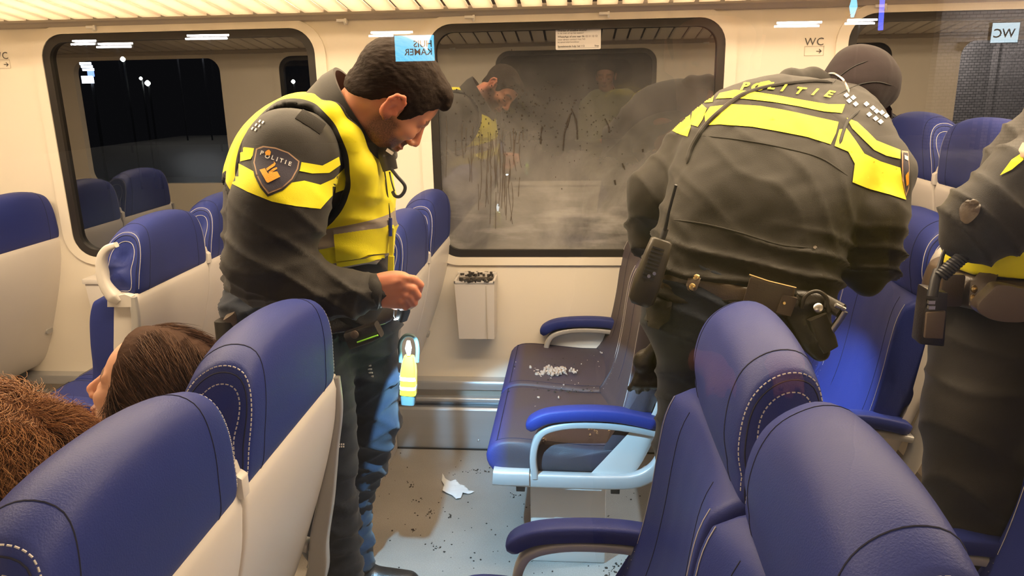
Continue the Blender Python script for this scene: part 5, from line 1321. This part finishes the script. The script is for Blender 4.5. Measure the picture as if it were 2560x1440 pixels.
def passenger_straight():
    root = empty('person', (-.84, 1.33, 0), 'passenger with straight brown hair seated in the left foreground, face turned left', 'person')
    R = frame((-.88, .03, .34), (.33, .10, .92)); hc = at(384, 984, 1.29); HS = 1.03
    S = Solid(); add_head(S, hc, R, HS); seated_body(S, hc, R, (hc[0]+.05, 1.33))
    solid_obj('body', S, .0042, MT['skin_pale'], root, attrs=face_attrs(hc, R, HS, beard=0.0))
    def line(x, y): return np.interp(x, [-.2, -.0, .022, .042, .054, .066, .082, .2], [-.16, -.14, -.09, .02, .07, .10, .15, .3])
    def ex(S_): S_.ell(hc+R@V3(-.045, 0, .045), (.088, .084, .075), R, .02); S_.ell(hc+R@V3(-.05, 0, -.05), (.075, .085, .09), R, .03)
    h = hair_cap('hair', hc, R, HS, line, .013, MT['hair_brown_base'], root, .0045, disp=lambda V: .0022*wnoise(((V-hc)@R)*np.array([1, .3, .6]), 110, 3, 3), extra=ex, side=.004)
    me = h.data; rs = np.random.RandomState(5); co = np.array([v.co for v in me.vertices]); no = np.array([v.normal for v in me.vertices])
    ok = np.where(((co-hc)@R)[:, 0] < .048)[0]; part = R@V3(0, -.012, 0)
    def flow(p, nr):
        q = (p-hc)@R; sg = np.where(q[:, 1] < .01, -1.0, 1.0); v = np.stack([np.full(len(p), -.9), sg*.5, np.full(len(p), -.35)], 1)@R.T
        return v+rs.normal(size=p.shape)*.10+np.stack([wnoise(p, 25, q_, 1) for q_ in (5, 6, 7)], 1)*.22
    for mt_, nn_, rr_, sd_ in ((MT['hair_brown'], 7000, .00042, 3), (MT['hair_brown_base'], 5000, .00045, 4)):
        idx = rs.choice(ok, nn_, replace=True); J_ = rs.normal(size=(nn_, 3))*.0018
        strands('hair_strands', co[idx]+J_, no[idx], flow, .062, rr_, mt_, root, 7, .0012, 60, sd_, lift=.005)
    seated_clothes(root, (hc[0]+.05, 1.33), MT['knit_grey'], MT['denim'])
passenger_straight()
MT['hair_curl_base'] = mat('auburn_hair_base', (.075, .026, .009), .8, var=.4, vscale=30, bump=.8, bscale=80, spec=.1)
def passenger_curly():
    root = empty('person', (-.80, .86, 0), 'passenger with curly auburn hair seated at the bottom left corner', 'person')
    R = frame((-.97, .10, -.15), (-.12, .05, .99)); hc = at(-14, 1222, .86); HS = .98
    S = Solid(); add_head(S, hc, R, HS); seated_body(S, hc, R, (hc[0]+.06, .86))
    solid_obj('body', S, .0055, MT['skin_pale'], root, attrs=face_attrs(hc, R, HS, beard=0.0))
    def line(x, y): return np.interp(x, [-.2, 0, .05, .085, .2], [-.14, -.12, -.02, .06, .07])
    def ex(S_): S_.ell(hc+R@V3(-.03, 0, .02), (.104, .098, .092), R, .02); S_.ell(hc+R@V3(-.045, 0, -.05), (.084, .094, .076), R, .03)
    h = hair_cap('hair', hc, R, HS, line, .010, MT['hair_curl_base'], root, .005, disp=lambda V: .004*wnoise(V, 48, 3, 3), extra=ex, side=.006)
    me = h.data; rs = np.random.RandomState(7); co = np.array([v.co for v in me.vertices]); no = np.array([v.normal for v in me.vertices])
    def flow(p, nr):
        q = (p-hc)@R; v = np.stack([np.full(len(p), -.35), .35*np.sign(q[:, 1]), np.full(len(p), -.45)], 1)@R.T
        return v+np.stack([wnoise(p, 22, q_, 1) for q_ in (11, 12, 13)], 1)*.9+rs.normal(size=p.shape)*.16
    for mt_, nn_, rr_, sd_, lf_ in ((MT['hair_curl'], 13000, .00050, 3, .010), (MT['hair_curl2'], 8000, .00042, 4, .014), (MT['hair_curl_base'], 6000, .0005, 6, .006)):
        idx = rs.choice(len(co), nn_, replace=True); J_ = rs.normal(size=(nn_, 3))*.0018
        strands('hair_strands', co[idx]+J_, no[idx], flow, .055, rr_, mt_, root, 13, .0048, 150, sd_, lift=lf_, sink=-.001)
    seated_clothes(root, (hc[0]+.06, .86), MT['knit_grey'], MT['denim'])
passenger_curly()
# ================================================================ small things carried, dropped or stuck on
def putx(name, mb, mt, parent, **k): return fit(mb.build(name, mt, None, **k), parent)
_o = bpy.data.objects
ov = [o for o in _o if o.name.startswith('person') and 'yellow vest' in o.get('label', '')][0]
# shoulder microphone with its cord and a karabiner on the vest
mb = MB(); c = at(972, 400, 1.80); mb.tube([at(960, 372, 1.82), at(968, 395, 1.80), at(976, 425, 1.80)], [.8, 1, .9], 12, flat=(.020, .015), nrm=tuple(-_fwd)); mic = putx('microphone', mb, MT['radio'], ov)
mb = MB(); mb.box(at(975, 379, 1.785), (.009, .003, .004), R=Matrix.Rotation(radians(35), 3, 'Y')); mb.build('microphone_clip', MT['steel'], mic)
mb = MB(); mb.tube(catmull([at(978, 422, 1.79), at(992, 440, 1.78), at(1011, 462, 1.78), at(1011, 478, 1.78), at(1000, 491, 1.78), at(988, 490, 1.78), at(982, 480, 1.79)], 5), .0042, 8); putx('karabiner', mb, MT['dark_plastic'], ov)
mb = MB(); mb.tube(catmull([at(974, 430, 1.80), at(980, 458, 1.79), at(986, 478, 1.79)], 5), .0022, 6); putx('cord', mb, MT['dark_plastic'], ov)
mb = MB(); mb.tube([at(976, 545, 1.80), at(976, 590, 1.80)], .0045, 8); pen = putx('pen', mb, MT['leather'], ov)
mb = MB(); mb.tube([at(980, 570, 1.805), at(978, 640, 1.805)], 1, 8, flat=(.006, .004), nrm=(0, 1, 0)); putx('yellow_tab', mb, MT['hivis'], ov)
mb = MB(); mb.tube([at(978, 640, 1.80), at(977, 680, 1.80)], 1, 8, flat=(.008, .004), nrm=(0, 1, 0)); putx('yellow_tab', mb, MT['hivis'], ov)
# belt with pouches
G = Solid(); G.slab([(at(735, 815, 1.84), at(880, 805, 1.90), .125), (at(735, 815, 1.95), at(880, 805, 1.98), .125)], 2, .03)
bz = at(800, 830, 1.72)[2]; G.cut(lambda P_: np.abs(P_[..., 2]-bz-.04*(P_[..., 0]+.7))-.026, .004)
belt = solid_obj('belt', G, .007, MT['leather_black'], ov)
mb = MB(); mb.tube([at(566, 800, 1.74), at(572, 856, 1.74)], 1, 12, flat=(.026, .022), nrm=(0, 1, 0)); putx('belt_pouch', mb, MT['leather_black'], ov)
mb = MB(); mb.tube([at(574, 786, 1.73), at(600, 812, 1.74)], 1, 12, flat=(.018, .015), nrm=(0, 1, 0)); putx('belt_pouch', mb, MT['pouch_grey'], ov)
mb = MB(); mb.tube([at(872, 850, 1.72), at(925, 832, 1.72), at(948, 822, 1.72)], [1, 1, .9], 12, flat=(.022, .020), nrm=(0, 1, 0)); putx('belt_pouch', mb, MT['leather_black'], ov)
mb = MB(); mb.tube([at(893, 856, 1.695), at(945, 838, 1.695)], .0022, 6); putx('green_piping', mb, MT['neon_green'], ov)
mb = MB(); mb.lathe([(.010, 0), (.010, .004), (.006, .006)], at(887, 836, 1.695), (0, -1, 0), 14); putx('snap_button', mb, MT['pouch_grey'], ov)
mb = MB()
for k in range(6): mb.box(at(915+k*2, 905+k*9, 1.90), (.012, .002, .0018))
putx('key_strap', mb, MT['lettering'], ov)
# reflective dots on the near trouser leg
for i in range(4):
    for j in range(2): strip_on('trouser_mark', [(841+i*5, 1108+j*6), (844+i*5, 1108+j*6), (844+i*5, 1112+j*6), (841+i*5, 1112+j*6)], [oV_t], MT['silver_print'], ov, 4, .003, False)
# the torch hanging from his fingers: top-level, he only holds it
tr = empty('torch', tuple(at(1000, 780, 1.66)), 'small black torch held between the fingers of the officer in yellow vest', 'torch')
mb = MB(); mb.tube([at(1012, 758, 1.655), at(1010, 776, 1.665), at(1004, 797, 1.675)], [.9, 1, .9], 14, flat=(.0125, .0125)); putx('torch_body', mb, MT['dark_plastic'], tr)
mb = MB(); mb.tube([at(986, 768, 1.68), at(984, 790, 1.68), at(990, 800, 1.68), at(996, 790, 1.68), at(993, 768, 1.68)], .0016, 6); putx('torch_loop', mb, MT['steel'], tr)
MT['lens'] = emat('torch_lens', (.75, .92, 1.0), 60)
mb = MB(); mb.lathe([(.007, 0), (.007, .002)], at(992, 797, 1.672), (.2, -.3, -1), 14); putx('torch_lens', mb, MT['lens'], tr)
# yellow hand lamp hanging on his far thigh
hl = empty('hand_lamp', tuple(at(1020, 990, 1.93)), 'yellow hand lamp with white bands hanging at the thigh of the officer in yellow vest', 'lamp')
HY = 1.93
MT['lamp_base'] = mat('teal_grey_rubber', (.10, .16, .17), .5)
mb = MB(); mb.tube([at(1021, 985, HY), at(1021, 1008, HY)], [1, .9], 18, flat=(.021, .018), nrm=(0, 1, 0)); putx('lamp_base', mb, MT['lamp_base'], hl, bevel=0)
mb = MB(); mb.tube([at(1021, 984, HY), at(1022, 930, HY), at(1023, 908, HY), at(1023, 890, HY)], [1, 1, .85, .6], 20, flat=(.0225, .019), nrm=(0, 1, 0)); bd = putx('lamp_body', mb, MT['hivis'], hl)
for y0, y1 in ((938, 947), (962, 970)):
    mb = MB(); mb.tube([at(1021, y1, HY), at(1021, y0, HY)], 1, 20, flat=(.0232, .0197), nrm=(0, 1, 0)); mb.build('white_band', MT['silver_print'], bd)
mb = MB(); mb.tube(catmull([at(1002, 905, HY), at(1000, 862, HY), at(1010, 842, HY), at(1024, 838, HY), at(1038, 846, HY), at(1044, 870, HY), at(1043, 905, HY)], 5), .0055, 10); putx('lamp_handle', mb, MT['lamp_base'], hl)
MT['lamp_glow'] = emat('lamp_glow', (.85, .97, 1.0), 3.0)
mb = MB(); mb.tube([at(1022, 888, HY-.008), at(1021, 870, HY-.010), at(1021, 852, HY-.008)], [.5, 1, .5], 16, flat=(.0085, .008), nrm=(0, 1, 0)); putx('lamp_reflector', mb, MT['lamp_glow'], hl)

# ---------------------------------------------------------------- burnt remains, paper and dirt
rs = random.Random(12)
MT['ash'] = mat('pale_ash', (.46, .37, .30), .9, var=.35, vscale=90, bump=.8, bscale=150)
MT['tissue'] = mat('white_tissue', (.80, .82, .84), .8, bump=.5, bscale=60)
def crumb(mb, p, r, flat=.5):
    n = rs.choice((5, 6, 7)); R_ = Matrix.Rotation(rs.uniform(0, 6), 3, 'Z'); v = []
    for zz, k in ((0, .9), (flat*r, 1.0), (flat*r*1.8, .5)):
        for i in range(n):
            a = 2*pi*i/n; q = R_ @ Vector((cos(a)*r*k*rs.uniform(.6, 1.3), sin(a)*r*k*rs.uniform(.5, 1.2), zz)); v.append(Vector(p)+q)
    f = [tuple(range(n-1, -1, -1)), tuple(range(2*n, 3*n))]+[(j*n+i, j*n+(i+1) % n, (j+1)*n+(i+1) % n, (j+1)*n+i) for j in (0, 1) for i in range(n)]
    mb.add(v, f)
def on_seat(px, py): p = at(px, py, z=.478); return (p[0], p[1], .478)
MT['ash_dark'] = mat('dark_char', (.045, .035, .028), .9, var=.4, vscale=90)
clump = MB()
for k in range(95):
    px = rs.gauss(1383, 20); py = 930+.02*(px-1383)+rs.gauss(0, 5); p = on_seat(px, py); crumb(clump, p, rs.uniform(.003, .0085), rs.uniform(.5, 1.3))
for k in range(14): crumb(clump, on_seat(rs.gauss(1435, 4), rs.gauss(929, 3)), rs.uniform(.003, .006), .8)
for k in range(14): crumb(clump, on_seat(rs.gauss(1350, 5), rs.gauss(937, 3)), rs.uniform(.003, .006), .8)
o = clump.build('ash_heap', MT['ash'], None, smooth=False); tag(o, 'small heap of pale ash and melted crumbs on the far seat cushion', 'ash', kind='stuff')
cr, cd = MB(), MB()
for k in range(46):
    px, py = rs.uniform(1285, 1500), rs.uniform(886, 970); crumb(cr if rs.random() < .6 else cd, on_seat(px, py), rs.uniform(.0012, .004), .7)
for px, py in ((1476, 1076), (1490, 1080), (1478, 1088), (1494, 1086), (1521, 1077), (1362, 1103), (1358, 1098), (1348, 996), (1397, 995), (1504, 881), (1340, 1016)):
    for q in range(3): crumb(cr, on_seat(px+rs.uniform(-4, 4), py+rs.uniform(-2, 2)), rs.uniform(.002, .0045), .8)
for k in range(30): crumb(cd, on_seat(rs.uniform(1270, 1515), rs.gauss(978, 2.5)), rs.uniform(.0015, .005), .6)
tag(cr.build('ash_crumbs', MT['ash'], None, smooth=False), 'pale ash crumbs scattered over the seat cushions below the sooty window', 'crumbs', kind='stuff')
tag(cd.build('burnt_crumbs', MT['ash_dark'], None, smooth=False), 'dark burnt crumbs along the cushion joint below the sooty window', 'crumbs', kind='stuff')
fd = MB()
def on_floor(px, py): p = at(px, py, z=.0006); return (p[0], p[1], .0006)
for k in range(150):
    px, py = rs.uniform(890, 1640), rs.uniform(1130, 1440)
    p = on_floor(px, py)
    crumb(fd, p, rs.uniform(.0012, .0038)*(1.0 if rs.random() < .85 else 1.7), .35)
for cx, cy, sx_, sy_, n_ in ((1185, 1178, 22, 4, 26), (1075, 1285, 3, 6, 12), (1124, 1290, 2, 5, 7), (1027, 1214, 8, 5, 9), (1284, 1238, 9, 3, 9), (1052, 1248, 10, 3, 7), (1090, 1365, 12, 8, 12), (1550, 1405, 20, 8, 14), (1030, 1325, 3, 3, 7), (913, 1293, 6, 3, 6), (1520, 1430, 18, 6, 12)):
    for k in range(n_): crumb(fd, on_floor(rs.gauss(cx, sx_), rs.gauss(cy, sy_)), rs.uniform(.0015, .0045), .4)
tag(fd.build('burnt_debris', MT['ash_dark'], None, smooth=False), 'dark burnt debris scattered on the grey aisle floor', 'debris', kind='stuff')
def paper_scrap(name, outline, h, label, seed):
    r2 = np.random.RandomState(seed); P_ = [(x, -y) for x, y in outline]; me = flat_mesh([P_], 5); mb_ = bmesh.new(); mb_.from_mesh(me)
    for v in mb_.verts:
        p = at(v.co.x, -v.co.y, z=.003); q = np.array([[p[0], p[1], 0]]); v.co = (p[0], p[1], .004+h*(.5+.5*wnoise(q, 60, seed, 3)[0]))
    bmesh.ops.triangulate(mb_, faces=mb_.faces); mb_.to_mesh(me); mb_.free()
    for p in me.polygons: p.use_smooth = True
    o = link(name, me, None, MT['tissue']); sd = o.modifiers.new('s', 'SOLIDIFY'); sd.thickness = .0012
    tag(o, label, 'paper'); set_origin(o, (me.vertices[0].co.x, me.vertices[0].co.y, 0))
paper_scrap('torn_paper', [(1106, 1188), (1114, 1200), (1126, 1206), (1140, 1202), (1150, 1214), (1162, 1218), (1172, 1226), (1186, 1232), (1170, 1236), (1158, 1236), (1152, 1248), (1140, 1249), (1130, 1240), (1118, 1236), (1106, 1230), (1110, 1214), (1104, 1204)], .012, 'crumpled white paper scrap lying on the grey floor in front of the seat', 3)
paper_scrap('torn_paper', [(1604, 1172), (1612, 1166), (1626, 1168), (1628, 1174), (1616, 1177), (1606, 1176)], .005, 'small white paper flake on the floor behind the sooty seat', 5)
# scorched drips and spots on the window and below it
sw = bpy.data.objects['window_3']; dr = MB(); dl = MB()
def on_pane(px, py): p = at(px, py, Y1+.0105); return V3(p[0], Y1+.0105, p[2])
paths = [[(1427, 271), (1436, 290), (1441, 310), (1443, 330), (1443, 348)], [(1414, 310), (1424, 290), (1430, 282)], [(1426, 285), (1418, 312), (1411, 330), (1410, 352), (1408, 376)], [(1356, 316), (1353, 338), (1351, 360)],
         [(1512, 296), (1518, 308), (1522, 320), (1523, 330)], [(1556, 408), (1562, 424)], [(1536, 450), (1540, 462)], [(1606, 372), (1608, 380)], [(1165, 320), (1164, 380)], [(1182, 316), (1184, 380), (1179, 412)], [(1198, 330), (1196, 398)], [(1206, 336), (1207, 404)],
         [(1226, 330), (1227, 440), (1224, 470)], [(1240, 330), (1239, 450)], [(1250, 336), (1251, 420)], [(1258, 380), (1262, 434)], [(1276, 330), (1279, 372)], [(1284, 320), (1285, 388)], [(1290, 330), (1283, 400)], [(1300, 330), (1296, 360)], [(1307, 326), (1308, 350)],
         [(1228, 440), (1224, 560)], [(1240, 480), (1238, 572)], [(1276, 420), (1272, 470), (1280, 560)], [(1116, 290), (1118, 336)], [(1524, 302), (1520, 316)]]
for k in range(34):
    x_ = rs.gauss(1235, 42); y_ = rs.uniform(300, 460); l_ = rs.uniform(30, 120); paths.append([(x_, y_), (x_+rs.uniform(-3, 3), y_+l_/2), (x_+rs.uniform(-5, 5), y_+l_)])
for i, pth in enumerate(paths):
    big = i < 8
    pts = catmull([on_pane(x+rs.uniform(-1, 1), y) for x, y in pth], 5)
    (dr if big else dl).tube(pts, [(.0034 if big else .0012)*rs.uniform(.4, 1.2) for _ in pts], 6)
for k in range(260):
    px, py = (rs.uniform(1130, 1560), rs.gauss(300, 55)) if k < 180 else (rs.gauss(1300, 60), rs.gauss(270, 40))
    crumb2 = on_pane(px, py); dr.box(crumb2, (rs.uniform(.0006, .0022), .0006, rs.uniform(.0006, .0032)), 0)
def fitw(mb, nm, mt, lab): o = mb.build(nm, mt, None); fit(o, sw); o['label'] = lab
fitw(dr, 'soot_spots', MT['ash_dark'], 'black burnt runs and specks on the glass')
MT['drip'] = mat('brown_drip', (.11, .085, .065), .6)
fitw(dl, 'soot_drips', MT['drip'], 'thin brown drips on the glass')

# ================================================================ outside: platform behind the camera (mirrored in the near pane) and lights beyond the far windows
def mir(px, py, Y): p = at(px, py, Y); return V3(p[0], 2*(Y0+.012)-p[1], p[2])
MT['tube'] = emat('tube_glow', (.92, .95, 1.0), 26)
tubes = [(182, 240, 104, 110, 'far left', 22), (246, 332, 111, 117, 'second from the left', 22), (468, 572, 91, 96, 'under the top of the left window', 22), (926, 1030, 82, 90, 'beside the blue sign', 22), (1938, 2050, 57, 67, 'above the WC sign', 22), (2114, 2188, 51, 59, 'at the corner of the right window', 22), (2446, 2562, 43, 50, 'at the right edge', 22)]
for x0, x1, y0, y1, w, Y in tubes:
    a, b = mir(x0, (y0+y1)/2, Y), mir(x1, (y0+y1)/2-(x1-x0)*.015, Y); c = (a+b)/2
    r = empty('tube_lamp', tuple(c), 'white double platform tube lamp mirrored in the pane, '+w, 'lamp', 'platform tube lamps')
    for dz in (1, -1):
        mb = MB(); off = V3(.03*dz, 0, dz*.045); mb.tube([a+off, b+off], .028, 10); putx('light_tube', mb, MT['tube'], r)
    mb = MB(); mb.box(c+V3(0, -.12, .0), (abs(b[0]-a[0])*.45, .05, .06)); putx('lamp_housing', mb, MT['shell'], r)
    mb = MB(); mb.tube([(c[0], c[1]-.12, c[2]), (c[0], c[1]-.12, -.2)], .03, 8); putx('lamp_post', mb, MT['dark_plastic'], r)
def sign(name, x0, x1, y0, y1, Y, col, s_, texts, label, rim=None):
    a, b = mir(x0, y0, Y), mir(x1, y1, Y); c = (a+b)/2; r = empty(name, tuple(c), label, 'sign')
    hw, hh = abs(b[0]-a[0])/2, abs(a[2]-b[2])/2
    mb = MB(); mb.box((c[0], c[1]-.06, c[2]), (hw+.02, .05, hh+.02)); putx('sign_box', mb, MT['dark_plastic'], r); mb = MB(); mb.tube([(c[0], c[1]-.08, c[2]), (c[0], c[1]-.08, -.2)], .03, 8); putx('sign_post', mb, MT['dark_plastic'], r)
    mb = MB(); mb.box(c, (hw, .012, hh)); putx('sign_face', mb, emat(name+'_glow', col, s_), r)
    for t, size, ux, uz in texts:
        me = text_mesh(t, size, bold=size*.012, align='LEFT')
        me.transform(Matrix(((-1, 0, 0, c[0]-ux*hw), (0, 0, 1, c[1]+.016), (0, 1, 0, c[2]+uz*hh), (0, 0, 0, 1)))); fit(link('sign_lettering', me, None, MT['black_ink']), r)
sign('platform_sign', 988, 1088, 90, 152, 12, (.16, .66, 1.0), 8, [('HUIS', .135, -.92, .30), ('KAMER', .135, -.92, -.32)], 'glowing blue platform sign mirrored above the head of the officer in yellow vest')
sign('toilet_lightbox', 2480, 2540, 58, 106, 19, (.70, .90, 1.0), 6.0, [('WC', .27, -.72, -.1)], 'white lit WC lightbox of the platform mirrored in the right window')
# brick building with door opening
def brick_mat():
    m, nt, b = new_mat('platform_brick'); tc = N(nt, 'ShaderNodeTexCoord'); mp = N(nt, 'ShaderNodeMapping'); mp.inputs['Rotation'].default_value = (radians(90), 0, 0); lk(nt, tc.outputs['Object'], mp.inputs[0])
    bt = N(nt, 'ShaderNodeTexBrick'); bt.inputs['Color1'].default_value = (.55, .50, .50, 1); bt.inputs['Color2'].default_value = (.42, .38, .38, 1); bt.inputs['Mortar'].default_value = (.16, .15, .15, 1); bt.inputs['Scale'].default_value = 3.2; bt.inputs['Mortar Size'].default_value = .03
    lk(nt, mp.outputs[0], bt.inputs[0]); lk(nt, bt.outputs[0], b.inputs['Base Color']); b.inputs['Roughness'].default_value = .8; return m
MT['brick'] = brick_mat()
yb = mir(2400, 200, 20)[1]; xa = mir(2345, 100, 20)[0]; da, db = mir(2398, 150, 20)[0], mir(2466, 150, 20)[0]; dz = mir(2430, 118, 20)[2]
bl = empty('station_building', (xa, yb, -.2), 'dark brick station building mirrored at the right edge of the right window', 'building')
mb = MB(); mb.span((xa, yb-.3, -.2), (da, yb, 3.4)); mb.span((db, yb-.3, -.2), (xa+6, yb, 3.4)); mb.span((da, yb-.3, dz), (db, yb, 3.4)); putx('brick_wall', mb, MT['brick'], bl, smooth=False)
mb = MB(); mb.span((db-.02, yb-.02, -.2), (db+.06, yb+.06, dz)); mb.span((da-.1, yb-.02, dz), (db+.1, yb+.10, dz+.12)); putx('door_frame', mb, MT['dark_plastic'], bl)
area('platform_side_light', (xa+1.6, yb+1.3, 3.3), 2.4, .15, 110, (1.0, .93, .86), (radians(-25), 0, 0))
mb = MB(); mb.span((-20, Y1+.2, -.3), (20, 16, -.25)); st(mb.build('ground_far', MT['gasket']))
mb = MB(); mb.span((-16, -24, -.25), (16, Y0-.08, -.2)); st(mb.build('platform_ground', MT['wall_dark']))
# lights in the night beyond the far windows
MT['screen'] = emat('screen_glow', (.75, .85, 1.0), 7); MT['screen2'] = emat('screen_blue', (.12, .2, 1.0), 5); MT['lampw'] = emat('far_lamp', (.95, 1.0, .92), 14)
def far(px, py, Y=14): return at(px, py, Y)
ks = empty('lit_display', tuple(far(215, 183)), 'small lit display outside, seen through the upper left window', 'display')
mb = MB(); a = far(197, 155); b = far(232, 208); mb.span((a[0], 14, b[2]), (b[0], 14.05, b[2]+(a[2]-b[2])*.35)); 
for i in range(3):
    for j in range(3): mb.box((a[0]+.06+.075*i+.02*j, 13.98, a[2]-.03-.055*j), (.028, .02, .022))
putx('display_face', mb, MT['screen'], ks); mb = MB(); mb.tube([(a[0]+.15, 14.08, b[2]), (a[0]+.15, 14.08, -.25)], .03, 6); putx('display_post', mb, MT['dark_plastic'], ks); mb = MB(); mb.span((a[0]+.12, 14.02, b[2]+.12), (b[0]+.02, 14.06, a[2]-.12)); putx('display_ground', mb, MT['screen2'], ks)
for px, py, rr, w in ((307, 148, .045, 'upper'), (352, 196, .03, 'middle'), (369, 208, .05, 'lower'), (733, 204, .035, 'right'), (147, 260, .028, 'left')):
    mb = MB(); c = far(px, py); mb.lathe([(rr*.3, -rr), (rr, -rr*.3), (rr, rr*.3), (rr*.3, rr)], c, (0, 0, 1), 10); o = mb.build('distant_lamp', MT['lampw']); mb2 = MB(); mb2.tube([c+V3(0, .03, 0), (c[0], c[1]+.03, -.25)], .02, 6); mb2.build('lamp_mast', MT['dark_plastic'], o); tag(o, 'distant white lamp outside, seen through the left window, the %s one' % w, 'lamp', 'distant lamps outside')
MT['blueglow'] = emat('blue_glow', (.08, .12, 1.0), 10); MT['cyanglow'] = emat('cyan_glow', (.15, .6, 1.0), 10)
a, b = mir(2205, -40, 12), mir(2198, 76, 12); mb = MB(); mb.tube([a, b], .035, 10); p_ = MB(); p_.tube([b, (b[0], b[1], -.2)], .03, 8); pst = [a, b]; tag(mb.build('blue_light_column', MT['blueglow']), 'thin blue light column of the platform mirrored above the right window', 'lamp')
a, b = mir(2133, -8, 12), mir(2128, 44, 12); mb = MB(); mb.tube([a, (a+b)/2, b], [.03, .055, .02], 12); tag(mb.build('blue_disc_light', MT['cyanglow']), 'small cyan light of the platform mirrored above the right window', 'lamp')
# person standing outside by the camera, mirrored faintly in the near pane
def outside_person():
    X, Yp = .24, -.36
    root = empty('person', (X, Yp, -.2), 'person in olive coat outside, faintly mirrored over the bending officer', 'person')
    S = Solid(); R = frame((-.15, 1, -.1), (0, .1, 1)); hc = V3(X+.0, Yp, 1.62); add_head(S, hc, R, 1.0)
    S.chain([hc+V3(0, -.03, -.05), V3(X+.02, Yp-.02, 1.46), V3(X+.05, Yp, 1.2), V3(X+.05, Yp, .85)], [.055, .07, .09, .09], .04)
    for sx in (-1, 1):
        S.chain([V3(X+.05, Yp, 1.42), V3(X+.05+sx*.18, Yp, 1.38), V3(X+.05+sx*.22, Yp+.02, 1.12), V3(X+.05+sx*.10, Yp+.16, 1.10)], [.06, .045, .035, .026], .03)
        S.ell(V3(X+.05+sx*.06, Yp+.19, 1.10), (.03, .045, .02), k=.012)
        for i in range(4): b = V3(X+.05+sx*(.075-.014*i), Yp+.22, 1.10); S.chain([b, b+V3(0, .03, -.004), b+V3(0, .036, -.026)], [.009, .008, .007], .003)
        S.chain([V3(X+.05, Yp, .85), V3(X+.05+sx*.09, Yp, .80), V3(X+.05+sx*.10, Yp, .3), V3(X+.05+sx*.10, Yp, -.12), V3(X+.05+sx*.10, Yp+.14, -.165)], [.09, .08, .05, .035, .03], .03)
    solid_obj('body', S, .009, MT['skin'], root, attrs=face_attrs(hc, R, 1.0, beard=0))
    hair_cap('hair', hc, R, 1.0, lambda x, y: np.interp(x, [-.16, -.05, .0, .03, .08, .2], [-.06, -.05, -.02, .03, .06, .07]), .008, MT['hair_dark'], root, .008)
    J = Solid(); J.slab([(V3(X-.06, Yp, 1.42), V3(X+.16, Yp, 1.42), .10), (V3(X-.06, Yp, 1.2), V3(X+.16, Yp, 1.2), .13), (V3(X-.06, Yp, .9), V3(X+.16, Yp, .9), .14), (V3(X-.06, Yp, .62), V3(X+.16, Yp, .62), .14)], 3, .05)
    for sx in (-1, 1): J.chain([V3(X+.05+sx*.12, Yp, 1.42), V3(X+.05+sx*.20, Yp, 1.37), V3(X+.05+sx*.24, Yp+.02, 1.12), V3(X+.05+sx*.12, Yp+.15, 1.10)], [.08, .07, .06, .045], .03)
    MT['olive'] = cloth_mat('olive_coat', (.16, .15, .045), .85, .2)
    solid_obj('coat', J, .011, MT['olive'], root, disp=lambda V: .006*ridges(V, (.2, 0, 1), 30, 4))
    T = Solid()
    for sx in (-1, 1): T.chain([V3(X+.05+sx*.09, Yp, .75), V3(X+.05+sx*.10, Yp, .3), V3(X+.05+sx*.10, Yp, -.1)], [.10, .075, .06], .02)
    solid_obj('trousers', T, .012, MT['denim'], root)
    for sx in (-1, 1):
        B = Solid(); a = V3(X+.05+sx*.10, Yp, -.14); B.cone(a, a+V3(0, .14, -.02), .05, .04, .02); B.cut(lambda P_: -.197-P_[..., 2], .004); solid_obj('shoe', B, .011, MT['leather_black'], root)
outside_person()
area('platform_side_light', (.3, .25, 2.6), 1.2, .2, 7, (1.0, .93, .80), (radians(-14), 0, 0))  # added fill aimed at the olive coat to lift its reflection, no real lamp
